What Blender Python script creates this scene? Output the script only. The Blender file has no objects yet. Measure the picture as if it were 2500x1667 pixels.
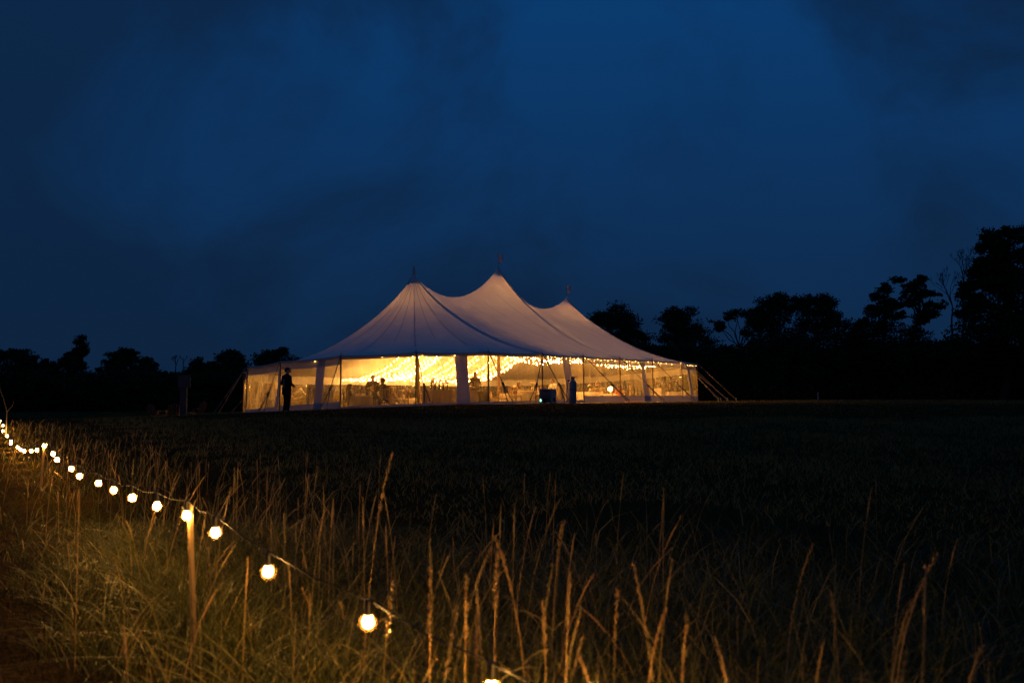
import bpy, bmesh, math, random
import numpy as np
from mathutils import Vector, Matrix

random.seed(7)
rng = np.random.default_rng(11)
sc = bpy.context.scene
COL = sc.collection
R = math.radians

# ------------------------------------------------------------------ camera
F = 2430.6            # focal length in photo pixels (35 mm on a 36 mm sensor)
HOR = 962.0           # horizon row in the photo
cd = bpy.data.cameras.new('camera'); cam = bpy.data.objects.new('camera', cd); COL.objects.link(cam)
cd.lens = 35; cd.sensor_width = 36; cd.clip_end = 3000; cd.clip_start = 0.05
cam.location = (0, 0, 0); cam.rotation_euler = (R(90 + 3.026), 0, 0)
cd.dof.use_dof = True; cd.dof.focus_distance = 46; cd.dof.aperture_fstop = 2.8
sc.camera = cam

# ------------------------------------------------------------------ world: deep dusk, broken cloud
w = bpy.data.worlds.new('World'); sc.world = w; w.use_nodes = True
nt = w.node_tree; nt.nodes.clear()
def N(tree, typ, **kw):
    n = tree.nodes.new(typ)
    for k, v in kw.items(): setattr(n, k, v)
    return n
SKY_SEED = 27.22
def build_world():
    L = nt.links.new
    out = N(nt, 'ShaderNodeOutputWorld'); bg = N(nt, 'ShaderNodeBackground'); bg.inputs['Strength'].default_value = 0.083
    sky = N(nt, 'ShaderNodeTexSky', sky_type='NISHITA', sun_disc=False)
    sky.sun_elevation = R(1.0); sky.sun_rotation = R(180); sky.air_density = 1.3; sky.dust_density = 0.4; sky.ozone_density = 6.0
    tc = N(nt, 'ShaderNodeTexCoord')
    sep = N(nt, 'ShaderNodeSeparateXYZ'); L(tc.outputs['Generated'], sep.inputs[0])
    cmb = N(nt, 'ShaderNodeMapping'); cmb.inputs['Scale'].default_value = (1, 1, 1.25); cmb.inputs['Location'].default_value = (SKY_SEED, 0, SKY_SEED * 0.5)
    L(tc.outputs['Generated'], cmb.inputs[0])
    no = N(nt, 'ShaderNodeTexNoise'); no.inputs['Scale'].default_value = 2.9; no.inputs['Detail'].default_value = 6
    no.inputs['Roughness'].default_value = 0.56; no.inputs['Distortion'].default_value = 0.5
    L(cmb.outputs[0], no.inputs['Vector'])
    mr = N(nt, 'ShaderNodeMapRange'); mr.interpolation_type = 'SMOOTHSTEP'
    mr.inputs['From Min'].default_value = 0.35; mr.inputs['From Max'].default_value = 0.59
    L(no.outputs['Fac'], mr.inputs['Value'])
    # clear blue of the twilight, and the darker cloud sheet in front of it
    rc = N(nt, 'ShaderNodeValToRGB'); L(sep.outputs['Z'], rc.inputs[0])
    e = rc.color_ramp.elements; e[0].position = 0.0; e[0].color = (0.055, 0.29, 0.86, 1); e[1].position = 0.42; e[1].color = (0.035, 0.55, 2.0, 1)
    e2 = rc.color_ramp.elements.new(0.12); e2.color = (0.055, 0.31, 0.98, 1)
    rd = N(nt, 'ShaderNodeValToRGB'); L(sep.outputs['Z'], rd.inputs[0])
    e = rd.color_ramp.elements; e[0].position = 0.0; e[0].color = (0.05, 0.2, 0.56, 1); e[1].position = 0.42; e[1].color = (0.045, 0.25, 0.80, 1)
    m = N(nt, 'ShaderNodeMix', data_type='RGBA'); L(mr.outputs[0], m.inputs['Factor'])
    L(rc.outputs[0], m.inputs[6]); L(rd.outputs[0], m.inputs[7])
    # a share of the physical sky under the clouds
    tint = N(nt, 'ShaderNodeMix', data_type='RGBA', blend_type='MULTIPLY'); tint.inputs['Factor'].default_value = 1
    L(sky.outputs[0], tint.inputs[6]); tint.inputs[7].default_value = (0.004, 0.01, 0.02, 1)
    ad = N(nt, 'ShaderNodeMix', data_type='RGBA', blend_type='ADD'); ad.inputs['Factor'].default_value = 1
    L(m.outputs[2], ad.inputs[6]); L(tint.outputs[2], ad.inputs[7])
    L(ad.outputs[2], bg.inputs['Color']); L(bg.outputs[0], out.inputs[0])
build_world()

sc.view_settings.view_transform = 'Standard'; sc.view_settings.look = 'None'
sc.view_settings.exposure = 0; sc.view_settings.gamma = 1
sc.render.engine = 'CYCLES'
cy = sc.cycles
cy.max_bounces = 8; cy.diffuse_bounces = 4; cy.glossy_bounces = 3; cy.transmission_bounces = 4; cy.transparent_max_bounces = 12
cy.sample_clamp_indirect = 10.0; cy.use_denoising = True; cy.caustics_reflective = False; cy.caustics_refractive = False
cy.use_light_tree = True

# ------------------------------------------------------------------ helpers
def tag(o, label=None, cat=None, group=None, kind=None):
    if label: o['label'] = label
    if cat: o['category'] = cat
    if group: o['group'] = group
    if kind: o['kind'] = kind
    return o
def empty(name, loc=(0, 0, 0), rz=0.0):
    o = bpy.data.objects.new(name, None); o.location = loc; o.rotation_euler = (0, 0, rz); o.empty_display_size = 0.2
    COL.objects.link(o); return o
def obj(name, verts, faces, mat, parent=None, smooth=True, loc=None):
    me = bpy.data.meshes.new(name); me.from_pydata([tuple(map(float, v)) for v in verts], [], faces)
    if smooth: me.polygons.foreach_set('use_smooth', [True] * len(me.polygons))
    me.materials.append(mat)
    o = bpy.data.objects.new(name, me); COL.objects.link(o)
    if parent: o.parent = parent
    if loc is not None: o.location = loc
    return o
def quads_np(name, V, Fq, mat, parent=None, attr=None, smooth=False):
    """fast mesh from numpy: V (n,3), Fq (m,4) or (m,3)"""
    me = bpy.data.meshes.new(name); n = len(V); m, k = Fq.shape
    me.vertices.add(n); me.vertices.foreach_set('co', np.asarray(V, np.float32).ravel())
    me.loops.add(m * k); me.loops.foreach_set('vertex_index', Fq.astype(np.int32).ravel())
    me.polygons.add(m); me.polygons.foreach_set('loop_start', np.arange(m, dtype=np.int32) * k)
    me.polygons.foreach_set('loop_total', np.full(m, k, np.int32))
    if smooth: me.polygons.foreach_set('use_smooth', np.ones(m, bool))
    me.update(calc_edges=True)
    if attr is not None:
        a = me.attributes.new('rnd', 'FLOAT', 'POINT'); a.data.foreach_set('value', np.asarray(attr, np.float32))
    me.materials.append(mat)
    o = bpy.data.objects.new(name, me); COL.objects.link(o)
    if parent: o.parent = parent
    return o
class MB:
    def __init__(s): s.v = []; s.f = []
    def add(s, V, Fs):
        b = len(s.v); s.v += [tuple(map(float, q)) for q in V]; s.f += [tuple(i + b for i in q) for q in Fs]; return s
    def box(s, c, d, M=None, taper=1.0):
        V = []
        for z in (-1, 1):
            t = taper if z > 0 else 1
            for x, y in ((-1, -1), (1, -1), (1, 1), (-1, 1)):
                p = Vector((x * d[0] / 2 * t, y * d[1] / 2 * t, z * d[2] / 2))
                if M is not None: p = M @ p
                V.append((p.x + c[0], p.y + c[1], p.z + c[2]))
        return s.add(V, [(3, 2, 1, 0), (4, 5, 6, 7), (0, 1, 5, 4), (1, 2, 6, 5), (2, 3, 7, 6), (3, 0, 4, 7)])
    def tube(s, pts, rad, n=6, cap=True):
        pts = [Vector(p) for p in pts]
        if not hasattr(rad, '__len__'): rad = [rad] * len(pts)
        V = []; Fs = []
        for i, p in enumerate(pts):
            d = (pts[min(i + 1, len(pts) - 1)] - pts[max(i - 1, 0)]).normalized()
            up = Vector((0, 0, 1)) if abs(d.z) < 0.9 else Vector((1, 0, 0))
            a = d.cross(up).normalized(); b = d.cross(a)
            for k in range(n):
                t = 2 * math.pi * k / n; V.append(p + (a * math.cos(t) + b * math.sin(t)) * rad[i])
        for i in range(len(pts) - 1):
            for k in range(n):
                Fs.append((i * n + k, i * n + (k + 1) % n, (i + 1) * n + (k + 1) % n, (i + 1) * n + k))
        if cap: Fs.append(tuple(range(n - 1, -1, -1))); Fs.append(tuple((len(pts) - 1) * n + k for k in range(n)))
        return s.add(V, Fs)
    def lathe(s, prof, c=(0, 0, 0), n=16, cap=True):
        V = []; Fs = []
        for r, z in prof:
            for k in range(n):
                t = 2 * math.pi * k / n; V.append((c[0] + r * math.cos(t), c[1] + r * math.sin(t), c[2] + z))
        for i in range(len(prof) - 1):
            for k in range(n): Fs.append((i * n + k, i * n + (k + 1) % n, (i + 1) * n + (k + 1) % n, (i + 1) * n + k))
        if cap: Fs.append(tuple(range(n - 1, -1, -1))); Fs.append(tuple((len(prof) - 1) * n + k for k in range(n)))
        return s.add(V, Fs)
    def ball(s, c, r, n=8, m=6):
        if not hasattr(r, '__len__'): r = (r, r, r)
        V = []; Fs = []
        for i in range(m + 1):
            th = math.pi * i / m
            for k in range(n):
                t = 2 * math.pi * k / n
                V.append((c[0] + r[0] * math.sin(th) * math.cos(t), c[1] + r[1] * math.sin(th) * math.sin(t), c[2] + r[2] * math.cos(th)))
        for i in range(m):
            for k in range(n): Fs.append((i * n + k, (i + 1) * n + k, (i + 1) * n + (k + 1) % n, i * n + (k + 1) % n))
        return s.add(V, Fs)
    def build(s, name, mat, parent=None, smooth=True, bevel=0, loc=None):
        o = obj(name, s.v, s.f, mat, parent, smooth, loc)
        if smooth:
            md = o.modifiers.new('edge', 'EDGE_SPLIT'); md.split_angle = R(40)
        if bevel:
            md = o.modifiers.new('bevel', 'BEVEL'); md.width = bevel; md.segments = 2; md.limit_method = 'ANGLE'
        return o
def copy_tree(o, parent=None):
    c = o.copy(); COL.objects.link(c)
    if parent: c.parent = parent
    for ch in list(o.children): copy_tree(ch, c)
    return c
def smooth01(t): return t * t * (3 - 2 * t)

# ------------------------------------------------------------------ materials
def mat(name, col, rough=0.7, spec=0.3, metal=0.0, var=0.0, scale=8.0, bump=0.0, bscale=40.0, col2=None, coord='Object'):
    m = bpy.data.materials.new(name); m.use_nodes = True; t = m.node_tree; b = t.nodes['Principled BSDF']
    b.inputs['Base Color'].default_value = (*col, 1); b.inputs['Roughness'].default_value = rough
    b.inputs['Metallic'].default_value = metal; b.inputs['Specular IOR Level'].default_value = spec
    tc = N(t, 'ShaderNodeTexCoord')
    if var or col2:
        no = N(t, 'ShaderNodeTexNoise'); no.inputs['Scale'].default_value = scale; no.inputs['Detail'].default_value = 6
        t.links.new(tc.outputs[coord], no.inputs['Vector'])
        cr = N(t, 'ShaderNodeValToRGB'); cr.color_ramp.elements[0].position = 0.3; cr.color_ramp.elements[1].position = 0.7
        c2 = col2 or tuple(min(1, c * (1 + var)) for c in col); c1 = col if col2 else tuple(c * (1 - var) for c in col)
        cr.color_ramp.elements[0].color = (*c1, 1); cr.color_ramp.elements[1].color = (*c2, 1)
        t.links.new(no.outputs['Fac'], cr.inputs[0]); t.links.new(cr.outputs[0], b.inputs['Base Color'])
    if bump:
        n2 = N(t, 'ShaderNodeTexNoise'); n2.inputs['Scale'].default_value = bscale; n2.inputs['Detail'].default_value = 4
        t.links.new(tc.outputs[coord], n2.inputs['Vector'])
        bp = N(t, 'ShaderNodeBump'); bp.inputs['Strength'].default_value = bump; bp.inputs['Distance'].default_value = 0.02
        t.links.new(n2.outputs['Fac'], bp.inputs['Height']); t.links.new(bp.outputs[0], b.inputs['Normal'])
    return m
def emis(name, col, strength):
    m = bpy.data.materials.new(name); m.use_nodes = True; t = m.node_tree; t.nodes.clear()
    o = N(t, 'ShaderNodeOutputMaterial'); e = N(t, 'ShaderNodeEmission'); e.inputs[0].default_value = (*col, 1); e.inputs[1].default_value = strength
    t.links.new(e.outputs[0], o.inputs[0]); return m
def cloth(name, col, trans_col, fac, wr=0.25, scale=2.5):
    """thin woven cloth: diffuse front, a share of the light passes through"""
    m = bpy.data.materials.new(name); m.use_nodes = True; t = m.node_tree; t.nodes.clear(); L = t.links.new
    o = N(t, 'ShaderNodeOutputMaterial'); d = N(t, 'ShaderNodeBsdfDiffuse'); tr = N(t, 'ShaderNodeBsdfTranslucent'); mx = N(t, 'ShaderNodeMixShader')
    tc = N(t, 'ShaderNodeTexCoord'); no = N(t, 'ShaderNodeTexNoise'); no.inputs['Scale'].default_value = scale; no.inputs['Detail'].default_value = 7
    no.inputs['Roughness'].default_value = 0.6
    L(tc.outputs['Object'], no.inputs['Vector'])
    for sh, c in ((d, col), (tr, trans_col)):
        cr = N(t, 'ShaderNodeValToRGB'); cr.color_ramp.elements[0].position = 0.3; cr.color_ramp.elements[1].position = 0.7
        cr.color_ramp.elements[0].color = (*[x * 0.9 for x in c], 1); cr.color_ramp.elements[1].color = (*c, 1)
        L(no.outputs['Fac'], cr.inputs[0]); L(cr.outputs[0], sh.inputs['Color'])
    n2 = N(t, 'ShaderNodeTexNoise'); n2.inputs['Scale'].default_value = 5; n2.inputs['Detail'].default_value = 5; L(tc.outputs['Object'], n2.inputs['Vector'])
    bp = N(t, 'ShaderNodeBump'); bp.inputs['Strength'].default_value = wr; bp.inputs['Distance'].default_value = 0.03
    L(n2.outputs['Fac'], bp.inputs['Height']); L(bp.outputs[0], d.inputs['Normal'])
    mx.inputs[0].default_value = fac; L(d.outputs[0], mx.inputs[1]); L(tr.outputs[0], mx.inputs[2]); L(mx.outputs[0], o.inputs[0])
    return m
def vinyl(name, milk=0.10, tint=(0.93, 0.88, 0.76)):
    """clear plastic window: see-through, slightly milky with streaks, a wrinkled sheen"""
    m = bpy.data.materials.new(name); m.use_nodes = True; t = m.node_tree; t.nodes.clear(); L = t.links.new
    o = N(t, 'ShaderNodeOutputMaterial'); tp = N(t, 'ShaderNodeBsdfTransparent'); tp.inputs[0].default_value = (*tint, 1)
    d = N(t, 'ShaderNodeBsdfDiffuse'); tr = N(t, 'ShaderNodeBsdfTranslucent'); g = N(t, 'ShaderNodeBsdfGlossy'); g.inputs['Roughness'].default_value = 0.16
    d.inputs[0].default_value = (0.62, 0.54, 0.40, 1); tr.inputs[0].default_value = (0.85, 0.70, 0.42, 1)  # gold put into the scatter colour to deepen the interior glow
    tc = N(t, 'ShaderNodeTexCoord'); mp = N(t, 'ShaderNodeMapping'); mp.inputs['Scale'].default_value = (2.6, 2.6, 0.35)
    no = N(t, 'ShaderNodeTexNoise'); no.inputs['Scale'].default_value = 2.2; no.inputs['Detail'].default_value = 6
    L(tc.outputs['Object'], mp.inputs[0]); L(mp.outputs[0], no.inputs['Vector'])
    mr = N(t, 'ShaderNodeMapRange'); mr.inputs['From Min'].default_value = 0.38; mr.inputs['From Max'].default_value = 0.75
    mr.inputs['To Min'].default_value = milk * 0.45; mr.inputs['To Max'].default_value = milk * 2.4; L(no.outputs['Fac'], mr.inputs[0])
    n2 = N(t, 'ShaderNodeTexNoise'); n2.inputs['Scale'].default_value = 2.4; n2.inputs['Detail'].default_value = 3; n2.inputs['Distortion'].default_value = 0.8
    L(tc.outputs['Object'], n2.inputs['Vector'])
    bp = N(t, 'ShaderNodeBump'); bp.inputs['Strength'].default_value = 0.5; bp.inputs['Distance'].default_value = 0.08
    L(n2.outputs['Fac'], bp.inputs['Height']); L(bp.outputs[0], g.inputs['Normal'])
    mm = N(t, 'ShaderNodeMixShader'); mm.inputs[0].default_value = 0.9; L(d.outputs[0], mm.inputs[1]); L(tr.outputs[0], mm.inputs[2])
    m1 = N(t, 'ShaderNodeMixShader'); L(mr.outputs[0], m1.inputs[0]); L(tp.outputs[0], m1.inputs[1]); L(mm.outputs[0], m1.inputs[2])
    fr = N(t, 'ShaderNodeFresnel'); fr.inputs['IOR'].default_value = 1.4
    m2 = N(t, 'ShaderNodeMixShader'); L(fr.outputs[0], m2.inputs[0]); L(m1.outputs[0], m2.inputs[1]); L(g.outputs[0], m2.inputs[2])
    L(m2.outputs[0], o.inputs[0]); return m
def foliage(name, c1, c2, c3=None, rough=0.5, trans=0.25, spec=0.3):
    m = bpy.data.materials.new(name); m.use_nodes = True; t = m.node_tree; L = t.links.new; b = t.nodes['Principled BSDF']; o = t.nodes['Material Output']
    a = N(t, 'ShaderNodeAttribute', attribute_name='rnd'); cr = N(t, 'ShaderNodeValToRGB')
    cr.color_ramp.elements[0].color = (*c1, 1); cr.color_ramp.elements[1].color = (*c2, 1)
    if c3: x = cr.color_ramp.elements.new(0.55); x.color = (*c2, 1); cr.color_ramp.elements[2].color = (*c3, 1)
    L(a.outputs['Fac'], cr.inputs[0]); L(cr.outputs[0], b.inputs['Base Color']); b.inputs['Roughness'].default_value = rough; b.inputs['Specular IOR Level'].default_value = spec
    if trans:
        tr = N(t, 'ShaderNodeBsdfTranslucent'); L(cr.outputs[0], tr.inputs[0]); mx = N(t, 'ShaderNodeMixShader'); mx.inputs[0].default_value = trans
        L(b.outputs[0], mx.inputs[1]); L(tr.outputs[0], mx.inputs[2]); L(mx.outputs[0], o.inputs[0])
    return m
WARM = (1.0, 0.455, 0.095)
M = {}
M['roof'] = cloth('sailcloth', (0.80, 0.78, 0.75), (0.72, 0.68, 0.78), 0.066, 0.35, 1.2)
M['band'] = cloth('webbing band', (0.62, 0.64, 0.70), (0.4, 0.4, 0.4), 0.02, 0.1)
M['seam'] = cloth('seam stitching', (0.50, 0.48, 0.5), (0.3, 0.3, 0.3), 0.04, 0.1)
M['wallcloth'] = cloth('white wall cloth', (0.56, 0.54, 0.54), (0.7, 0.6, 0.55), 0.07, 0.6)
M['vinyl'] = vinyl('clear vinyl', 0.11)
M['vinyl_far'] = vinyl('clear vinyl far side', 0.30, (0.9, 0.82, 0.62))  # milkier and yellower, putting a golden light haze into the far walls
M['vinyl_end'] = vinyl('clear vinyl end', 0.24, (0.92, 0.85, 0.68))  # amber interior glow put into extra milk and tint
M['pole'] = mat('varnished pole', (0.16, 0.09, 0.045), 0.5, 0.4, var=0.3, scale=12)
M['rope'] = mat('guy rope', (0.20, 0.17, 0.13), 0.8, var=0.2, scale=60)
M['strap'] = mat('ratchet strap', (0.10, 0.09, 0.08), 0.7, var=0.2, scale=50)
M['steel'] = mat('galvanised steel', (0.35, 0.35, 0.36), 0.4, 0.5, 0.7, var=0.15, scale=20)
M['fairy'] = emis('fairy light', WARM, 400.0)
M['eave_light'] = emis('eave light', WARM, 45.0)
M['globe'] = emis('bulb glow', (1.0, 0.47, 0.09), 720.0)
def halo_glass_globe():  # amber scatter in the glass puts an orange halo round each bulb
    m = bpy.data.materials.new('bulb glass with halo'); m.use_nodes = True; t = m.node_tree; t.nodes.clear(); L = t.links.new
    o = N(t, 'ShaderNodeOutputMaterial'); tp = N(t, 'ShaderNodeBsdfTransparent'); tr = N(t, 'ShaderNodeBsdfTranslucent'); tr.inputs[0].default_value = (1.0, 0.62, 0.3, 1)
    mx = N(t, 'ShaderNodeMixShader'); mx.inputs[0].default_value = 0.0085; L(tp.outputs[0], mx.inputs[1]); L(tr.outputs[0], mx.inputs[2]); L(mx.outputs[0], o.inputs[0]); return m
M['halo_globeglass'] = halo_glass_globe()
M['lamp'] = emis('lamp shade glow', (1.0, 0.62, 0.25), 9.0)
M['led'] = emis('green led', (0.25, 1.0, 0.7), 5.0)
M['cord'] = mat('black cord', (0.02, 0.02, 0.02), 0.75, 0.25, bump=0.1)
M['socket'] = mat('black socket', (0.025, 0.022, 0.02), 0.4, 0.5, var=0.2)
M['stake'] = mat('raw pine stake', (0.34, 0.23, 0.11), 0.7, 0.3, col2=(0.24, 0.15, 0.07), scale=14, bump=0.3)
M['oldwood'] = mat('weathered wood', (0.12, 0.085, 0.06), 0.8, 0.2, col2=(0.07, 0.05, 0.04), scale=10, bump=0.4)
M['signboard'] = mat('grey painted board', (0.075, 0.072, 0.072), 0.7, 0.3, var=0.2, scale=6)
M['signpost'] = mat('sign post wood', (0.09, 0.075, 0.065), 0.85, 0.2, var=0.3, scale=9, bump=0.4)
M['linen'] = cloth('table linen', (0.70, 0.62, 0.52), (0.7, 0.6, 0.5), 0.08, 0.5, 6)
M['blush'] = cloth('blush linen', (0.55, 0.36, 0.27), (0.5, 0.35, 0.25), 0.08, 0.5, 6)
M['chair'] = mat('fruitwood chair', (0.36, 0.22, 0.11), 0.45, 0.4, var=0.25, scale=10)
M['cushion'] = mat('ivory cushion', (0.62, 0.57, 0.48), 0.9, var=0.1)
M['glass'] = vinyl('drinking glass', 0.12, (0.9, 0.88, 0.82))
M['bottle'] = mat('dark bottle', (0.02, 0.03, 0.015), 0.15, 0.6, var=0.2)
M['bin'] = mat('black plastic', (0.02, 0.02, 0.02), 0.5, 0.4, var=0.2, bump=0.1)
M['tote'] = vinyl('clear tote', 0.3, (0.8, 0.76, 0.68))
M['heater'] = mat('cream heater cabinet', (0.5, 0.43, 0.36), 0.5, 0.4, var=0.1, scale=4)
M['heaterdark'] = mat('heater front', (0.17, 0.165, 0.165), 0.5, 0.4, var=0.15, scale=6)
M['black'] = mat('black fittings', (0.02, 0.02, 0.02), 0.45, 0.4, var=0.2)
M['tank'] = mat('grey steel cylinder', (0.25, 0.24, 0.235), 0.42, 0.5, 0.1, var=0.12, scale=5)
M['suit'] = mat('black suit cloth', (0.012, 0.012, 0.014), 0.85, 0.15, var=0.3, scale=30, bump=0.3)
M['skin'] = mat('skin', (0.42, 0.24, 0.16), 0.55, 0.35, var=0.08, scale=20)
M['hair'] = mat('dark hair', (0.03, 0.02, 0.014), 0.5, 0.3, var=0.4, scale=60, bump=0.5)
M['brownhair'] = mat('brown hair', (0.10, 0.055, 0.025), 0.5, 0.3, var=0.4, scale=60, bump=0.5)
M['shirt'] = mat('white shirt', (0.62, 0.60, 0.56), 0.8, var=0.08, bump=0.2)
M['olive'] = mat('olive shirt', (0.07, 0.062, 0.04), 0.85, var=0.2, bump=0.2)
M['dress'] = mat('taupe dress', (0.14, 0.10, 0.07), 0.8, var=0.15, bump=0.2)
M['rust'] = mat('rust red cloth', (0.36, 0.09, 0.03), 0.8, var=0.2, bump=0.2)
M['shoe'] = mat('black leather', (0.012, 0.012, 0.012), 0.35, 0.5, var=0.2)
M['eye'] = mat('eye', (0.02, 0.015, 0.01), 0.2, 0.5, var=0.1)
M['lip'] = mat('lips', (0.35, 0.13, 0.10), 0.5, var=0.1)
M['flag'] = cloth('pennant cloth', (0.72, 0.70, 0.72), (0.4, 0.36, 0.4), 0.35, 0.3)
M['petal'] = mat('cream petals', (0.70, 0.58, 0.42), 0.7, col2=(0.60, 0.38, 0.26), scale=9)
M['leafgreen'] = mat('cut greenery', (0.05, 0.08, 0.03), 0.6, col2=(0.09, 0.12, 0.05), scale=14)
M['vase'] = mat('ceramic vase', (0.5, 0.45, 0.38), 0.3, 0.5, var=0.1)
M['bark'] = mat('dark bark', (0.05, 0.04, 0.032), 0.9, 0.1, col2=(0.03, 0.025, 0.02), scale=6, bump=0.6)
M['leaf'] = foliage('tree leaves', (0.022, 0.034, 0.014), (0.045, 0.06, 0.022), (0.06, 0.065, 0.03), 0.7, 0.2, 0.1)
M['grass'] = foliage('meadow grass', (0.04, 0.055, 0.01), (0.11, 0.12, 0.022), (0.40, 0.30, 0.09), 0.45, 0.3, 0.35)
M['stalk'] = foliage('dry grass stems', (0.16, 0.14, 0.045), (0.34, 0.24, 0.09), (0.46, 0.27, 0.10), 0.5, 0.15, 0.3)
M['lawn'] = foliage('mown lawn', (0.15, 0.15, 0.04), (0.22, 0.19, 0.05), (0.29, 0.19, 0.07), 0.6, 0.2, 0.2)
M['pathgrass'] = foliage('worn path grass', (0.02, 0.018, 0.006), (0.045, 0.032, 0.01), (0.11, 0.048, 0.016), 0.6, 0.2, 0.2)
M['weed'] = mat('dry weed stem', (0.22, 0.17, 0.09), 0.8, var=0.2)
M['post'] = mat('pale marker post', (0.4, 0.4, 0.4), 0.6, var=0.1)
def ground_mat():
    m = bpy.data.materials.new('grassy ground'); m.use_nodes = True; t = m.node_tree; L = t.links.new; b = t.nodes['Principled BSDF']
    tc = N(t, 'ShaderNodeTexCoord'); n1 = N(t, 'ShaderNodeTexNoise'); n1.inputs['Scale'].default_value = 0.55; n1.inputs['Detail'].default_value = 8; n1.inputs['Roughness'].default_value = 0.65
    n2 = N(t, 'ShaderNodeTexNoise'); n2.inputs['Scale'].default_value = 22; n2.inputs['Detail'].default_value = 6
    L(tc.outputs['Object'], n1.inputs['Vector']); L(tc.outputs['Object'], n2.inputs['Vector'])
    c1 = N(t, 'ShaderNodeValToRGB'); e = c1.color_ramp.elements; e[0].position = 0.3; e[0].color = (0.035, 0.032, 0.010, 1); e[1].position = 0.72; e[1].color = (0.085, 0.05, 0.018, 1)
    c2 = N(t, 'ShaderNodeValToRGB'); e = c2.color_ramp.elements; e[0].position = 0.3; e[0].color = (0.4, 0.4, 0.4, 1); e[1].position = 0.7; e[1].color = (1.3, 1.3, 1.3, 1)
    L(n1.outputs['Fac'], c1.inputs[0]); L(n2.outputs['Fac'], c2.inputs[0])
    mx = N(t, 'ShaderNodeMix', data_type='RGBA', blend_type='MULTIPLY'); mx.inputs['Factor'].default_value = 1
    L(c1.outputs[0], mx.inputs[6]); L(c2.outputs[0], mx.inputs[7]); L(mx.outputs[2], b.inputs['Base Color'])
    b.inputs['Roughness'].default_value = 1.0; b.inputs['Specular IOR Level'].default_value = 0.0
    bp = N(t, 'ShaderNodeBump'); bp.inputs['Strength'].default_value = 0.8; bp.inputs['Distance'].default_value = 0.05
    L(n2.outputs['Fac'], bp.inputs['Height']); L(bp.outputs[0], b.inputs['Normal']); return m
M['ground'] = ground_mat()

# ------------------------------------------------------------------ terrain
OX, OY, TH = 1.3977, 47.1523, 0.94844
U = np.array([math.cos(TH), math.sin(TH)]); NV = np.array([-U[1], U[0]])
S, BW, AL = 3.7144, 8.0422, 8.9184
def terr(x, y):
    x = np.asarray(x, float); y = np.asarray(y, float)
    n = NV[0] * (x - OX) + NV[1] * (y - OY)
    t = np.clip(n / 17.0, 0, 1); T = -0.44 - 0.95 * (0.4 * smooth01(t) + 0.6 * t)
    ww = np.clip((y - 2) / 40, 0, 1); ww = 0.7 * ww + 0.3 * smooth01(ww)
    z = -1.55 + (T + 1.55) * ww
    z = z - 0.022 * np.clip(y - 78, 0, 70)
    z = z + 0.02 * np.sin(x * 0.9 + 1.3) * np.sin(y * 0.7) * np.clip(1 - (y - 30) / 10, 0, 1)
    return z
def tz(x, y): return float(terr(x, y))
def make_ground():
    xs = np.concatenate([np.linspace(-700, -60, 17)[:-1], np.linspace(-60, 60, 161), np.linspace(60, 700, 17)[1:]])
    ys = np.concatenate([np.linspace(-60, -4, 8)[:-1], np.linspace(-4, 100, 141), np.linspace(100, 900, 20)[1:]])
    X, Y = np.meshgrid(xs, ys); Z = terr(X, Y)
    V = np.stack([X, Y, Z], -1).reshape(-1, 3); nx = len(xs); ny = len(ys)
    i, j = np.meshgrid(np.arange(nx - 1), np.arange(ny - 1)); a = (j * nx + i).ravel()
    Fq = np.stack([a, a + 1, a + nx + 1, a + nx], -1)
    o = quads_np('ground', V, Fq, M['ground'], smooth=True); tag(o, 'dark rough grass field rising gently to the tent', 'ground', kind='structure')
make_ground()
def at(px, py, d): return Vector(((px - 1250) / F * d, d, (HOR - py) / F * d))
def gp(px, d): x = (px - 1250) / F * d; return Vector((x, d, tz(x, d)))

# ------------------------------------------------------------------ the tent
def P2(a, n): return np.array([OX, OY]) + a * U + n * NV
poles = []   # (a, n) around, near side first
for k in range(5): poles.append((k * S, 0.0))
for v in (67.5, 45, 22.5, 0, -22.5, -45, -67.5): poles.append((4 * S + AL * math.cos(R(v)), BW - BW * math.sin(R(v))))
for k in (4, 3, 2, 1, 0): poles.append((k * S, 2 * BW))
for v in (-67.5, -45, -22.5, 0, 22.5, 45, 67.5): poles.append((-AL * math.cos(R(v)), BW - BW * math.sin(R(v))))
NPOLE = len(poles)   # 24
PH = 2.35
pxy = [P2(*p) for p in poles]
def outward(i):
    p, q = pxy[(i - 1) % NPOLE], pxy[(i + 1) % NPOLE]; t = (q - p) / np.linalg.norm(q - p); return np.array([t[1], -t[0]])
pout = [outward(i) for i in range(NPOLE)]
pez = [tz(*p) + PH for p in pxy]
PK = [6.2, 7.36, 6.18]
def ridge_z(a):
    a = min(max(a, 0), 4 * S); k = 0 if a < 2 * S else 1; t = (a - 2 * S * k) / (2 * S)
    return PK[k] * (1 - t) + PK[k + 1] * t - 1.42 * 4 * t * (1 - t)
def ridge_p(a):
    a = min(max(a, 0), 4 * S); t = (a / (2 * S)) % 1.0 if a < 4 * S else 0.0
    return 0.68 - 0.38 * (4 * t * (1 - t)) ** 0.7
def perim(t):
    """t in pole units -> plan xy, (a,n), eave z"""
    i = int(math.floor(t)) % NPOLE; f = t - math.floor(t); j = (i + 1) % NPOLE
    a = poles[i][0] * (1 - f) + poles[j][0] * f; n = poles[i][1] * (1 - f) + poles[j][1] * f
    xy = pxy[i] * (1 - f) + pxy[j] * f; z = pez[i] * (1 - f) + pez[j] * f
    o = pout[i] * (1 - f) + pout[j] * f; o = o / np.linalg.norm(o)
    # edge draws in a little between poles
    xy = xy - o * 0.10 * 4 * f * (1 - f); z = z - 0.03 * 4 * f * (1 - f)
    return xy, a, n, z, o
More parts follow.
